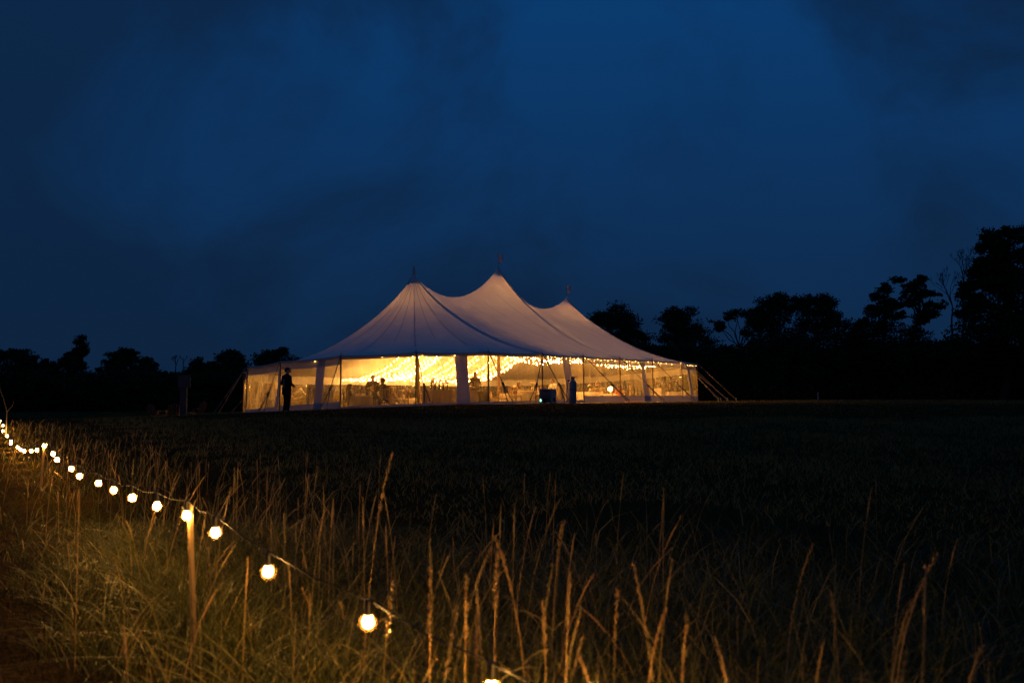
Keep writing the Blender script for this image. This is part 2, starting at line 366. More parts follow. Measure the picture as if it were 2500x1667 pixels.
def roof_pt(t, v, off=0.0):
    xy, a, n, z, o = perim(t)
    aa = min(max(a, 0), 4 * S); c = P2(aa, BW); zr = ridge_z(aa); p = ridge_p(aa)
    p = p + 0.30 * (abs(a - aa) / AL) ** 1.2
    e = xy + o * 0.06
    g = p * v * v + (1 - p) * v; sharp = 0.075 * (p / 0.7); g = g * (1 - sharp) + sharp * v ** 9
    q = e * (1 - v) + c * v
    return Vector((q[0], q[1], z + (zr - z) * g + off))
TC = P2(2 * S, BW); tent = empty('sailcloth_tent', (TC[0], TC[1], tz(*TC)))
tag(tent, 'large white three-peaked sailcloth tent glowing from inside on the lawn', 'tent')
TL = Vector(tent.location)
def loc(V): return [Vector(v) - TL for v in V]
def roof_patch(t0, t1, nt_, nv, name='roof_panel'):
    V = []; Fs = []
    for i in range(nt_ + 1):
        for j in range(nv + 1): V.append(roof_pt(t0 + (t1 - t0) * i / nt_, j / nv))
    for i in range(nt_):
        for j in range(nv):
            a = i * (nv + 1) + j; Fs.append((a, a + nv + 1, a + nv + 2, a + 1))
    return obj(name, loc(V), Fs, M['roof'], tent)
for t0, t1 in ((0, 2), (2, 4), (4, 12), (12, 14), (14, 16), (16, 24)): roof_patch(t0, t1, int((t1 - t0) * 7), 18)
def strip(t, width, m, name, off, v0=0.0, v1=0.98, parent=None, taper=0.4):
    V = []; Fs = []; n = 26
    for j in range(n + 1):
        v = v0 + (v1 - v0) * j / n; p = roof_pt(t, v); e = roof_pt(t + 0.02, v) - roof_pt(t - 0.02, v)
        if e.length < 1e-5: e = roof_pt(t + 0.02, v * 0.9) - roof_pt(t - 0.02, v * 0.9)
        e.normalize(); ww = width * (1 - (1 - taper) * v) / 2
        for s in (-1, 1):
            q = p + e * ww * s; V.append((q.x, q.y, q.z + off))
    for j in range(n): Fs.append((2 * j, 2 * j + 1, 2 * j + 3, 2 * j + 2))
    return obj(name, loc(V), Fs, m, parent or tent)
for t in (0, 2, 4, 12, 14, 16): strip(t, 0.26, M['band'], 'reinforcement_band', 0.03, taper=0.85)
for t in list(range(5, 12)) + list(range(17, 24)):
    strip(t, 0.05, M['seam'], 'roof_seam', 0.012, 0.25, 0.97, taper=0.7); 
for t in (20.5, 21.5, 22.5): strip(t, 0.04, M['seam'], 'roof_seam', 0.012, 0.4, 0.97, taper=0.7)
for t in (0.33, 0.67, 1.0, 1.33, 1.67, 2.33, 2.67, 3.0, 3.33, 3.67): strip(t, 0.03, M['seam'], 'roof_seam', 0.012, 0.05, 0.9, taper=1)
# gussets of doubled cloth where a pole lifts the eave
for i in range(NPOLE):
    V = []; Fs = []
    for j in range(5):
        v = 0.012 + 0.10 * j / 4; wd = 0.11 * (1 - j / 4.3)
        for s in (-1, -0.33, 0.33, 1):
            V.append(roof_pt(i + s * wd, v, 0.018))
    for j in range(4):
        for k in range(3): a = j * 4 + k; Fs.append((a, a + 1, a + 5, a + 4))
    obj('corner_patch', loc(V), Fs, M['band'], tent)
# peak caps, masts and pennants
for k in range(3):
    c = P2(2 * S * k, BW); z = PK[k]
    m = MB().lathe([(0.36, -0.60), (0.27, -0.42), (0.18, -0.22), (0.10, -0.02), (0.05, 0.09), (0.025, 0.16)], (c[0] - TL.x, c[1] - TL.y, z - TL.z), 20)
    cap = m.build('peak_cap', M['band'], tent)
    MB().tube([(c[0] - TL.x + (0.32, 0.05, 0.0)[k], c[1] - TL.y, tz(*c) - TL.z), (c[0] - TL.x, c[1] - TL.y, z - TL.z - 0.1)], [0.10, 0.085], 12).build('center_pole', M['pole'], tent)
    fh = (0.45, 0.85, 0.85)[k]
    fp = MB().tube([(c[0] - TL.x, c[1] - TL.y, z - TL.z), (c[0] - TL.x, c[1] - TL.y, z - TL.z + fh)], [0.02, 0.012], 6).build('flag_pole', M['steel'], tent)
    V = []; Fs = []
    if k == 0:    # furled pennant wrapped round its pole
        m = MB().lathe([(0.10, 0.05), (0.085, 0.18), (0.06, 0.32), (0.03, 0.46), (0.006, 0.54)], (c[0] - TL.x, c[1] - TL.y, z - TL.z), 8)
        m.build('furled_pennant', M['flag'], fp)
    else:
        nn = 8
        for i in range(nn + 1):
            u = i / nn
            for j in range(7):
                h = j / 6; ln = 0.34; hh = 0.58 * (1 - 0.25 * u)
                x = ln * u * (1 - 0.2 * math.sin(h * 3)); y = 0.09 * math.sin(u * 6 + h * 2) * u
                V.append((c[0] - TL.x + x * 0.85 + y * 0.5, c[1] - TL.y + y - x * 0.3, z - TL.z + fh - 0.02 - hh * (1 - h) - 0.12 * u * u))
        for i in range(nn):
            for j in range(6): a = i * 7 + j; Fs.append((a, a + 7, a + 8, a + 1))
        obj('pennant', V, Fs, M['flag'], fp)

# perimeter poles, guy ropes
def px_of(i): p = pxy[i]; return 1250 + F * p[0] / p[1]
GUY = {18: [(528, 50.0)], 19: [(518, 46.4)], 20: [(642, 43.1)], 21: [(794, 41.7)], 22: [(1046, 41.8)], 23: [(1247, 43.2)], 0: [(1302, 45.4), (1386, 45.5)]}   # where the stakes stand, as seen
for i in range(NPOLE):
    p = pxy[i]; o = pout[i]; b = p + o * 0.07; zt = pez[i]; zb = tz(*b)
    MB().tube(loc([(b[0], b[1], zb), (p[0] + o[0] * 0.03, p[1] + o[1] * 0.03, zt + 0.05)]), 0.033, 8).build('side_pole', M['pole'], tent)
    MB().tube(loc([(p[0] + o[0] * 0.03, p[1] + o[1] * 0.03, zt + 0.05), (p[0] + o[0] * 0.03, p[1] + o[1] * 0.03, zt + 0.17)]), 0.012, 6).build('pole_pin', M['steel'], tent)
    near = i in (0, 20, 21, 22, 23) or i <= 4
    D = 2.6 if (i <= 4) else 1.7 if i in (21, 22, 23) else 2.4
    tdir = np.array([-o[1], o[0]])
    for sgn in ([gp(*q) for q in GUY[i]] if i in GUY else (-1, 1) if i in (4, 12, 16) else (0,)):
        g = np.array([sgn.x, sgn.y]) if i in GUY else p + o * D + tdir * sgn * 0.7; gz = tz(*g)
        top = Vector((p[0] + o[0] * 0.08, p[1] + o[1] * 0.08, zt + 0.0)); bot = Vector((g[0], g[1], gz + 0.12))
        mid = top.lerp(bot, 0.66)
        rope = MB().tube(loc([top, mid]), 0.022, 6).build('guy_rope', M['rope'], tent)
        dv = (bot - mid).normalized(); sd = dv.cross(Vector((0, 0, 1))).normalized()
        q1 = bot + sd * 0.17; q2 = bot - sd * 0.10
        MB().tube(loc([mid, q1]), 0.022, 5).build('ratchet_strap', M['strap'], rope)
        MB().tube(loc([mid, q2]), 0.022, 5).build('ratchet_strap', M['strap'], rope)
        rot = dv.to_track_quat('Z', 'Y').to_matrix()
        MB().box(loc([mid])[0], (0.09, 0.07, 0.17), rot).build('ratchet', M['black'], rope, bevel=0.01)
        for q in (q1, q2):
            MB().tube(loc([(q.x + o[0] * 0.05, q.y + o[1] * 0.05, tz(q.x, q.y) - 0.15), (q.x, q.y, tz(q.x, q.y) + 0.22)]), 0.02, 6).build('stake', M['steel'], rope)

# side walls
def wall_pt(t, z01, off=0.0):
    """z01 0 at the ground .. 1 at the eave"""
    xy, a, n, ze, o = perim(t)
    ins = -0.10 * z01 + 0.10 * (1 - z01)
    x0 = xy + o * 0.02
    rip = 0.035 * math.sin(t * 9.0 + 2 * math.sin(z01 * 3 + t)) * (0.35 + 0.65 * (1 - abs(2 * z01 - 1))) + 0.018 * math.sin(t * 31 + z01 * 5)
    q = x0 + o * (ins + rip + off)
    zg = tz(*q); return Vector((q[0], q[1], zg + 0.015 + (ze - 0.05 - zg) * z01))
def wall_patch(t0, t1, z0, z1, m, name, parent, off=0.0, nt_=14, nz=10):
    V = []; Fs = []
    for i in range(nt_ + 1):
        for j in range(nz + 1): V.append(wall_pt(t0 + (t1 - t0) * i / nt_, z0 + (z1 - z0) * j / nz, off))
    for i in range(nt_):
        for j in range(nz): a = i * (nz + 1) + j; Fs.append((a, a + nz + 1, a + nz + 2, a + 1))
    return obj(name, loc(V), Fs, m, parent)
# (band height, skirt height) of every bay, as seen
style = {}
for i in range(NPOLE): style[i] = (0.17, 0.13)
style[18] = style[19] = style[20] = (0.15, 0.15)
style[21] = (0.055, 0.05); style[22] = (0.05, 0.05); style[23] = (0.05, 0.05); style[0] = (0.05, 0.06)
style[1] = (0.13, 0.15); style[2] = (0.13, 0.15); style[3] = (0.13, 0.15); style[4] = (0.15, 0.14); style[5] = (0.12, 0.12)
for i in range(NPOLE):
    bh, sh = style[i]; vm = M['vinyl_end'] if i in (18, 19, 5, 6) else M['vinyl_far'] if 7 <= i <= 17 else M['vinyl']
    t0, t1 = float(i), float(i + 1); 
    if i == 19: t1 = i + 0.86     # the slit left open beside the door flap
    wv = wall_patch(t0, t1, sh, 1 - bh, vm, 'sidewall', tent)
    wall_patch(t0, t1, 1 - bh, 1.0, M['wallcloth'], 'top_band', wv, 0.003, nz=3)
    wall_patch(t0, t1, 0.0, sh, M['wallcloth'], 'skirt', wv, 0.003, nz=3)
    # valance cord along the roof edge
    V = []; Fs = []
    for k in range(13):
        xy, a, n, ze, o = perim(i + k / 12)
        q = xy + o * 0.065; sw = 0.02 * math.sin((i + k / 12) * 23)
        V += [(q[0], q[1], ze + 0.005), (q[0] + o[0] * sw, q[1] + o[1] * sw, ze - 0.085 - 0.012 * math.sin((i + k / 12) * 17))]
    for k in range(12): Fs.append((2 * k, 2 * k + 2, 2 * k + 3, 2 * k + 1))
    obj('valance', loc(V), Fs, M['seam'], tent)
def flap(tc, wd, lean=0.0):
    V = []; Fs = []; nx, nz = 6, 14
    for i in range(nx + 1):
        for j in range(nz + 1):
            z = j / nz; t = tc + wd * (i / nx - 0.5) * (1 - 0.12 * math.sin(z * 3.1)) + lean * (1 - z)
            V.append(wall_pt(t, 0.01 + 0.985 * z, 0.025 + 0.02 * math.sin(i * 2.3 + z * 4)))
    for i in range(nx):
        for j in range(nz): a = i * (nz + 1) + j; Fs.append((a, a + nz + 1, a + nz + 2, a + 1))
    obj('seam_flap', loc(V), Fs, M['wallcloth'], tent)
flap(20.65, 0.145, -0.03); flap(22.64, 0.19, 0.01); flap(0.64, 0.19, 0.02); flap(2.77, 0.15, 0.05); flap(4.62, 0.19, 0.06); flap(19.93, 0.09, 0.0)
flap(7.5, 0.12); flap(9.5, 0.12); flap(12.6, 0.14); flap(14.6, 0.14); flap(16.5, 0.14)

# ------------------------------------------------------------------ fairy lights under the roof
OCT_V = np.array([(1, 0, 0), (-1, 0, 0), (0, 1, 0), (0, -1, 0), (0, 0, 1), (0, 0, -1)], float)
OCT_F = np.array([(0, 2, 4), (2, 1, 4), (1, 3, 4), (3, 0, 4), (2, 0, 5), (1, 2, 5), (3, 1, 5), (0, 3, 5)])
def bulbs_mesh(pts, r, m, parent):
    pts = np.asarray(pts); V = (pts[:, None, :] + OCT_V[None] * r).reshape(-1, 3)
    Fq = (OCT_F[None] + (np.arange(len(pts)) * 6)[:, None, None]).reshape(-1, 3)
    o = quads_np('bulbs', V, Fq, m, parent); o['kind'] = 'stuff'; return o
def strand(a):
    far = perim(16 - a / S); near = perim(a / S)
    c = P2(a, BW); zc = ridge_z(a) - 0.55
    A_ = Vector((*(far[0] - far[4] * 0.25), far[3] - 0.10)); C_ = Vector((c[0], c[1], zc)); B_ = Vector((*(near[0] - near[4] * 0.25), near[3] - 0.10))
    root = empty('fairy_light_strand', A_)
    tag(root, 'warm fairy light strand swagged across the middle of the tent ceiling', 'fairy lights', 'fairy light strands under the tent roof')
    pts = []; bl = []
    sag = 1.15 + random.uniform(-0.15, 0.2)
    for P, Q in ((A_, C_), (C_, B_)):
        n = 34; side = (Q - P).cross(Vector((0, 0, 1))).normalized(); ph = random.uniform(0, 6)
        for i in range(n + 1):
            u = i / n; q = P.lerp(Q, u); q.z -= 4 * sag * u * (1 - u)
            xy2 = q + side * 0.05 * math.sin(u * 9 + ph)
            pts.append(xy2 - A_)
            if 0 < i: bl.append(pts[-1] + Vector((random.gauss(0, 0.035), random.gauss(0, 0.035), -0.03 + random.gauss(0, 0.03))))
    MB().tube(pts[::2], 0.004, 3, False).build('wire', M['cord'], root)
    bulbs_mesh([tuple(b) for b in bl], 0.020, M['fairy'], root)
na = 22
for k in range(na): strand(2.4 + (14.9 - 2.4) * k / (na - 1))
for k in range(3):    # added light strings round the upper masts, to brighten the end ceilings
    c = P2(2 * S * k, BW); r0 = empty('added_mast_lights', (c[0], c[1], 2.9)); tag(r0, 'added fairy light string wound round the top of the ' + ('left', 'middle', 'right')[k] + ' tent mast', 'fairy lights', 'added mast light strings')
    pp = []
    for i in range(170):
        t = i / 169; a = t * 90; rr = 0.13 + 0.30 * t * (1 - t); pp.append((rr * math.cos(a), rr * math.sin(a), t * (PK[k] - 4.3)))
    MB().tube(pp, 0.004, 3, False).build('wire', M['cord'], r0); bulbs_mesh(pp[::2], 0.030, M['fairy'], r0)
ev = empty('eave_light_strand', TL); tag(ev, 'string of small warm lights running round inside the tent eave', 'fairy lights')
pts = []; bl = []
for k in range(24 * 11):
    t = k / 11; xy, a, n, ze, o = perim(t); q = xy + o * (-0.02); z = ze - 0.06 - 0.05 * abs(math.sin(t * 5.5 * math.pi)) + random.gauss(0, 0.015)
    pts.append(Vector((q[0], q[1], z)) - TL)
    if random.random() < (0.9 if t < 6 else 0.06 if t > 17 else 0.45): bl.append(tuple(pts[-1] + Vector((0, 0, -0.02))))
MB().tube(pts, 0.004, 3, False).build('wire', M['cord'], ev); bulbs_mesh(bl, 0.014, M['eave_light'], ev)

# ------------------------------------------------------------------ people
def capsule_into(mb, p0, r0, p1, r1, n=10):
    p0 = Vector(p0); p1 = Vector(p1); d = p1 - p0
    if d.length < 1e-4: mb.ball(p0, max(r0, r1), n, 8); return
    d.normalize(); pts = []; rad = []
    for k in range(4): a = k / 4 * math.pi / 2; pts.append(p0 - d * r0 * math.cos(a)); rad.append(max(r0 * math.sin(a), 0.002))
    pts.append(p0); rad.append(r0); pts.append(p1); rad.append(r1)
    for k in range(3, -1, -1): a = k / 4 * math.pi / 2; pts.append(p1 + d * r1 * math.cos(a)); rad.append(max(r1 * math.sin(a), 0.002))
    # tube with a fixed frame (straight)
    up = Vector((0, 0, 1)) if abs(d.z) < 0.9 else Vector((1, 0, 0)); a_ = d.cross(up).normalized(); b_ = d.cross(a_)
    V = []; Fs = []
    for p, r in zip(pts, rad):
        for k in range(n): t = 2 * math.pi * k / n; V.append(p + (a_ * math.cos(t) + b_ * math.sin(t)) * r)
    for i in range(len(pts) - 1):
        for k in range(n): Fs.append((i * n + k, i * n + (k + 1) % n, (i + 1) * n + (k + 1) % n, (i + 1) * n + k))
    Fs.append(tuple(range(n - 1, -1, -1))); Fs.append(tuple((len(pts) - 1) * n + k for k in range(n))); mb.add(V, Fs)
def blend(name, caps, balls, m, parent, vox=0.014, it=6):
    mb = MB()
    for c in caps: capsule_into(mb, *c)
    for c, r in balls: mb.ball(c, r, 12, 10)
    o = obj(name, mb.v, mb.f, m, parent)
    md = o.modifiers.new('union', 'REMESH'); md.mode = 'VOXEL'; md.voxel_size = vox; md.use_smooth_shade = True
    md = o.modifiers.new('smooth', 'SMOOTH'); md.factor = 0.5; md.iterations = it
    return o
def hand(caps, wrist, fwd, thumb, down):
    """palm plus five fingers; all vectors unit"""
    wrist = Vector(wrist); f = Vector(fwd).normalized(); t = Vector(thumb).normalized(); dn = Vector(down).normalized()
    pc = wrist + f * 0.05; caps.append((wrist, 0.027, pc + t * 0.012, 0.03)); caps.append((pc - t * 0.02, 0.022, pc + t * 0.02 + f * 0.03, 0.022))
    for k, ln in enumerate((0.072, 0.082, 0.076, 0.058)):
        b = pc + f * 0.035 + t * (0.03 - 0.02 * k); m1 = b + f * ln * 0.5 + dn * 0.006; e = m1 + (f * 0.75 + dn * 0.65) * ln * 0.5
        caps.append((b, 0.0105, m1, 0.0095)); caps.append((m1, 0.0095, e, 0.008))
    b = wrist + f * 0.03 + t * 0.03; m1 = b + (t * 0.7 + f * 0.7) * 0.035; caps.append((b, 0.013, m1, 0.011)); caps.append((m1, 0.011, m1 + f * 0.03, 0.009))
def person(loc_, rz, label, pose='stand', top='suit', bottom='suit', hair='hair', hairlen='short', group=None, scale=1.0, head_turn=0.0, vox=0.014, arms='down', coat=False, female=False):
    """faces local +Y"""
    root = empty('person', loc_, rz); root.scale = (scale * (1.12 if vox < 0.016 else 1.05), scale * 1.15, scale)
    tag(root, label, 'person', group)
    sw = 0.175 if female else 0.205
    if pose == 'stand':
        hz = 0.93; hip = Vector((0, 0, hz)); kn = [Vector((s * 0.10, 0.02, 0.50)) for s in (-1, 1)]; an = [Vector((s * 0.11, -0.02, 0.09)) for s in (-1, 1)]
        hp = [Vector((s * 0.095, 0, 0.90)) for s in (-1, 1)]
    else:
        hz = 0.52; hip = Vector((0, 0, hz)); kn = [Vector((s * 0.13, 0.43, 0.52)) for s in (-1, 1)]; an = [Vector((s * 0.13, 0.42, 0.09)) for s in (-1, 1)]
        hp = [Vector((s * 0.095, 0.0, 0.52)) for s in (-1, 1)]
    lean = 0.05 if pose == 'sit' else 0.0
    ch = hip + Vector((0, lean * 0.5, 0.36)); nk = hip + Vector((0, lean, 0.55)); sh = [Vector((s * sw, nk.y - 0.01, nk.z - 0.085)) for s in (-1, 1)]
    hd = nk + Vector((0, 0.03, 0.155))
    if arms == 'down': el = [sh[i] + Vector((s * 0.05, -0.04, -0.29)) for i, s in ((0, -1), (1, 1))]; wr = [el[i] + Vector((-s * 0.01, 0.07, -0.25)) for i, s in ((0, -1), (1, 1))]; hf = [Vector((0, 0.15, -1))] * 2
    elif arms == 'clasp': el = [sh[i] + Vector((s * 0.09, -0.01, -0.28)) for i, s in ((0, -1), (1, 1))]; wr = [Vector((-0.06, nk.y + 0.20, nk.z - 0.42)), Vector((0.07, nk.y + 0.19, nk.z - 0.43))]; hf = [Vector((0.8, 0.3, -0.3)), Vector((-0.8, 0.35, -0.35))]
    elif arms == 'pocket': el = [sh[i] + Vector((s * 0.10, -0.10, -0.27)) for i, s in ((0, -1), (1, 1))]; wr = [Vector((-0.20, 0.06, nk.z - 0.50)), Vector((0.17, nk.y + 0.15, nk.z - 0.46))]; hf = [Vector((0.1, 0.3, -1)), Vector((-0.3, 0.5, -0.8))]
    else:  # reach: forearms forward, to a table
        el = [sh[i] + Vector((s * 0.06, 0.10, -0.27)) for i, s in ((0, -1), (1, 1))]; wr = [el[i] + Vector((-s * 0.06, 0.24, 0.03)) for i, s in ((0, -1), (1, 1))]; hf = [Vector((0.15, 1, -0.1)), Vector((-0.15, 1, -0.1))]
    tr = Matrix.Rotation(head_turn, 3, 'Z')
    def H(v): return hd + tr @ Vector(v)
    # body: one surface from head to feet
    caps = [(nk - Vector((0, 0, 0.04)), 0.058, hd - Vector((0, 0.01, 0.06)), 0.054), (hip, 0.11, ch, 0.12), (ch, 0.12, nk - Vector((0, 0, 0.08)), 0.10)]
    for i in (0, 1):
        caps += [(sh[i], 0.045, el[i], 0.037), (el[i], 0.036, wr[i], 0.025), (hp[i], 0.07, kn[i], 0.05), (kn[i], 0.045, an[i], 0.032), (an[i], 0.034, an[i] + Vector((0, 0.14, -0.05)), 0.026)]
        hand(caps, wr[i], hf[i], Vector((1 if i == 0 else -1, 0.2, 0.2)), Vector((0.0, 0.2, -1)) if abs(hf[i].z) < 0.7 else Vector((1 if i == 0 else -1, 0.3, 0)))
    balls = [(H((0, 0, 0.015)), (0.076, 0.092, 0.108)), (H((0, 0.028, -0.055)), (0.056, 0.062, 0.062)), (H((0, 0.098, -0.018)), (0.013, 0.018, 0.022)),
             (H((-0.078, -0.005, -0.01)), (0.012, 0.02, 0.032)), (H((0.078, -0.005, -0.01)), (0.012, 0.02, 0.032))]
    body = blend('body', caps, balls, M['skin'], root, vox * 0.8, 3)
    fm = MB()
    for s in (-1, 1): fm.ball(H((s * 0.032, 0.082, 0.006)), 0.011, 8, 6)
    fm.build('eyes', M['eye'], body); MB().ball(H((0, 0.086, -0.062)), (0.024, 0.008, 0.008), 10, 6).build('mouth', M['lip'], body)
    # hair
    caps = []; balls = [(H((0, -0.014, 0.045)), (0.086, 0.096, 0.088))]
    if hairlen == 'short': balls += [(H((0, -0.045, 0.0)), (0.078, 0.066, 0.085))]
    elif hairlen == 'long': caps += [(H((0, -0.05, 0.04)), 0.088, H((0, -0.085, -0.16)), 0.085), (H((0, -0.085, -0.16)), 0.085, H((0, -0.10, -0.36)), 0.05), (H((-0.065, -0.01, 0.0)), 0.035, H((-0.08, -0.02, -0.2)), 0.035), (H((0.065, -0.01, 0.0)), 0.035, H((0.08, -0.02, -0.2)), 0.035)]
    else: balls += [(H((0, -0.05, 0.01)), (0.08, 0.07, 0.085)), (H((0, -0.12, 0.07)), (0.05, 0.05, 0.05))]
    blend('hair', caps, balls, M[hair], root, vox * 0.8, 2)
    # upper clothing
    dw = 0.135 if not female else 0.115
    caps = [(ch + Vector((-0.075, 0, 0.05)), 0.115, hip + Vector((-0.06, 0, 0.05)), 0.11), (ch + Vector((0.075, 0, 0.05)), 0.115, hip + Vector((0.06, 0, 0.05)), 0.11),
            (sh[0] * 0.6 + nk * 0.4 - Vector((0, 0, 0.045)), 0.075, sh[1] * 0.6 + nk * 0.4 - Vector((0, 0, 0.045)), 0.075), (nk - Vector((0, 0, 0.06)), 0.07, nk - Vector((0, 0, 0.01)), 0.064),
            (ch, 0.12, nk - Vector((0, 0, 0.10)), 0.11), (nk - Vector((0, 0.01, 0.005)), 0.058, sh[0] - Vector((0, 0, 0.01)), 0.062), (nk - Vector((0, 0.01, 0.005)), 0.058, sh[1] - Vector((0, 0, 0.01)), 0.062)]
    if coat: caps += [(hip + Vector((-0.075, -0.01, 0.02)), 0.115, hip + Vector((-0.09, -0.02, -0.17)), 0.105), (hip + Vector((0.075, -0.01, 0.02)), 0.115, hip + Vector((0.09, -0.02, -0.17)), 0.105)]
    for i in (0, 1): caps += [(sh[i], 0.068, el[i], 0.058), (el[i], 0.057, wr[i] + (el[i] - wr[i]) * 0.06, 0.042)]
    blend('jacket' if top == 'suit' else 'shirt', caps, [], M[top], root, vox, 5)
    if top == 'suit':
        MB().lathe([(0.066, -0.015), (0.063, 0.03)], nk, 14, False).build('collar', M['shirt'], root)
    caps = [(hp[0], 0.105, hp[1], 0.105), (hip - Vector((0.05, 0, 0)), 0.105, hip + Vector((0.05, 0, 0)), 0.105)]
    if female and pose == 'sit': caps += [(hp[0], 0.11, kn[1], 0.09), (hp[1], 0.11, kn[0], 0.09)]
    for i in (0, 1): caps += [(hp[i], 0.10, kn[i], 0.072), (kn[i], 0.071, an[i] + Vector((0, 0, -0.015)), 0.058)]
    blend('trousers', caps, [], M[bottom], root, vox, 4)
    for i in (0, 1):
        f = an[i]; blend('shoe', [(f + Vector((0, -0.03, -0.04)), 0.045, f + Vector((0, 0.06, -0.045)), 0.042), (f + Vector((0, 0.06, -0.048)), 0.042, f + Vector((0, 0.165, -0.056)), 0.033)], [], M['shoe'], root, 0.012, 3)
    return root

# ------------------------------------------------------------------ tent furniture
CLOTHN = [0]
def round_table(p, r, label, h=0.75):
    root = empty('round_table', p); tag(root, label, 'table', 'round guest tables inside the tent')
    V = []; Fs = []; n = 40
    prof = [(0.02, h), (r * 0.6, h), (r - 0.02, h), (r, h - 0.012), (r + 0.01, h - 0.1), (r + 0.03, h - 0.35), (r + 0.05, 0.02)]
    for r_, z in prof:
        for k in range(n):
            a = 2 * math.pi * k / n; rip = 0.05 * math.sin(a * 10 + r) * max(0, (h - z) / h); V.append(((r_ + rip) * math.cos(a), (r_ + rip) * math.sin(a), z))
    for i in range(len(prof) - 1):
        for k in range(n): Fs.append((i * n + k, (i + 1) * n + k, (i + 1) * n + (k + 1) % n, i * n + (k + 1) % n))
    Fs.append(tuple(range(n - 1, -1, -1)))
    obj('tablecloth', V, Fs, M['linen'], root)
    return root
def box_table(p, rz, w_, d_, h, m, label, group=None, cat='table', name='draped_table'):
    root = empty(name, p, rz); tag(root, label, cat, group)
    V = []; Fs = []; per = []
    for k in range(16): per.append((-w_ / 2 + w_ * k / 16, -d_ / 2))
    for k in range(8): per.append((w_ / 2, -d_ / 2 + d_ * k / 8))
    for k in range(16): per.append((w_ / 2 - w_ * k / 16, d_ / 2))
    for k in range(8): per.append((-w_ / 2, d_ / 2 - d_ * k / 8))
    n = len(per)
    for sc_, z in ((0.985, h), (1.0, h - 0.012), (1.005, h * 0.6), (1.02, 0.015)):
        for k, (x, y) in enumerate(per):
            rp = 0.018 * math.sin(k * 2.4) * (h - z) / h; V.append((x * (sc_ + rp), y * (sc_ + rp * 2), z))
    for i in range(3):
        for k in range(n): Fs.append((i * n + k, (i + 1) * n + k, (i + 1) * n + (k + 1) % n, i * n + (k + 1) % n))
    Fs.append(tuple(range(n - 1, -1, -1)))
    obj('tablecloth', V, Fs, m, root, smooth=False)
    return root
def make_chair():
    root = empty('dining_chair'); 
    MB().box((0, 0, 0.455), (0.40, 0.40, 0.03)).build('seat', M['chair'], root, bevel=0.008)
    MB().box((0, 0, 0.488), (0.37, 0.37, 0.035)).build('cushion', M['cushion'], root, bevel=0.015)
    for x in (-0.18, 0.18):
        MB().tube([(x * 1.05, 0.18, 0), (x, 0.18, 0.44)], [0.014, 0.018], 8).build('leg', M['chair'], root)
        MB().tube([(x * 1.05, -0.20, 0), (x, -0.185, 0.46), (x * 0.96, -0.24, 0.93)], [0.014, 0.018, 0.014], 8).build('leg', M['chair'], root)
    br = MB().box((0, -0.238, 0.915), (0.37, 0.025, 0.04)).build('backrest', M['chair'], root, bevel=0.006)
    for k in range(5): MB().tube([(-0.12 + 0.06 * k, -0.19, 0.56), (-0.12 + 0.06 * k, -0.235, 0.90)], 0.008, 6).build('spindle', M['chair'], br)
    MB().box((0, -0.195, 0.56), (0.35, 0.02, 0.03)).build('rail', M['chair'], br, bevel=0.005)
    for y in (0.18, -0.19): MB().tube([(-0.185, y, 0.20), (0.185, y, 0.20)], 0.009, 6).build('stretcher', M['chair'], root)
    return root
chair0 = make_chair(); chair_used = [False]
def chair(p, rz, label, group='dining chairs at the guest tables'):
    c = chair0 if not chair_used[0] else copy_tree(chair0); chair_used[0] = True
    c.location = p; c.rotation_euler = (0, 0, rz); tag(c, label, 'chair', group); return c
def flowers(p, r, label, group=None, vh=0.22):
    root = empty('flower_arrangement', p); tag(root, label, 'flowers', group)
    MB().lathe([(0.05, 0), (0.075, 0.05), (0.07, vh * 0.7), (0.045, vh * 0.9), (0.055, vh)], (0, 0, 0), 14).build('vase', M['vase'], root)
    for k in range(int(14 + r * 30)):
        a = random.uniform(0, 6.28); e = random.uniform(0.1, 1.4); q = Vector((math.cos(a) * math.cos(e) * r, math.sin(a) * math.cos(e) * r, vh + 0.08 + math.sin(e) * r * 0.8))
        mb = MB(); rr = random.uniform(0.03, 0.055)
        for j in range(7):
            b = j * 0.9; c = q + Vector((math.cos(b) * rr * 0.6, math.sin(b) * rr * 0.6, random.uniform(-0.3, 0.3) * rr)); mb.ball(c, (rr * 0.55, rr * 0.55, rr * 0.4), 6, 4)
        mb.build('blossom', M['petal'] if k % 3 else M['leafgreen'], root)
        if k % 2 == 0: MB().tube([(0, 0, vh * 0.9), q], 0.006, 4).build('stem', M['leafgreen'], root)
    return root
def face(p, q): return math.atan2(q[1] - p[1], q[0] - p[0]) - math.pi / 2

# the table at the near left with its party
T1 = gp(893, 47.6); round_table(T1, 0.80, 'round white-clothed table with four people, nearest the left end of the tent')
flowers(T1 + Vector((0.22, -0.1, 0.75)), 0.13, 'cream and orange flowers in a vase on the left table')
pw = gp(851, 47.3); person(pw, face(pw, T1), 'seated woman with long dark hair at the left table, side on', 'sit', 'dress', 'dress', 'hair', 'long', arms='reach', female=True)
chair(pw + Vector((0, 0, 0)), face(pw, T1), 'wooden chair under the long-haired woman')
pj = gp(937, 45.7); person(pj, face(pj, T1) + 0.2, 'person in a black jacket sitting with their back to the near wall', 'sit', 'suit', 'suit', 'brownhair', 'short', arms='reach', coat=True, scale=1.06)
chair(pj, face(pj, T1) + 0.2, 'wooden chair under the person in the black jacket')
pc = gp(881, 48.9); person(pc, face(pc, T1), 'small child seated on the far side of the left table', 'sit', 'shirt', 'olive', 'brownhair', 'short', arms='reach', scale=0.86)
chair(pc, face(pc, T1), 'wooden chair under the seated child')
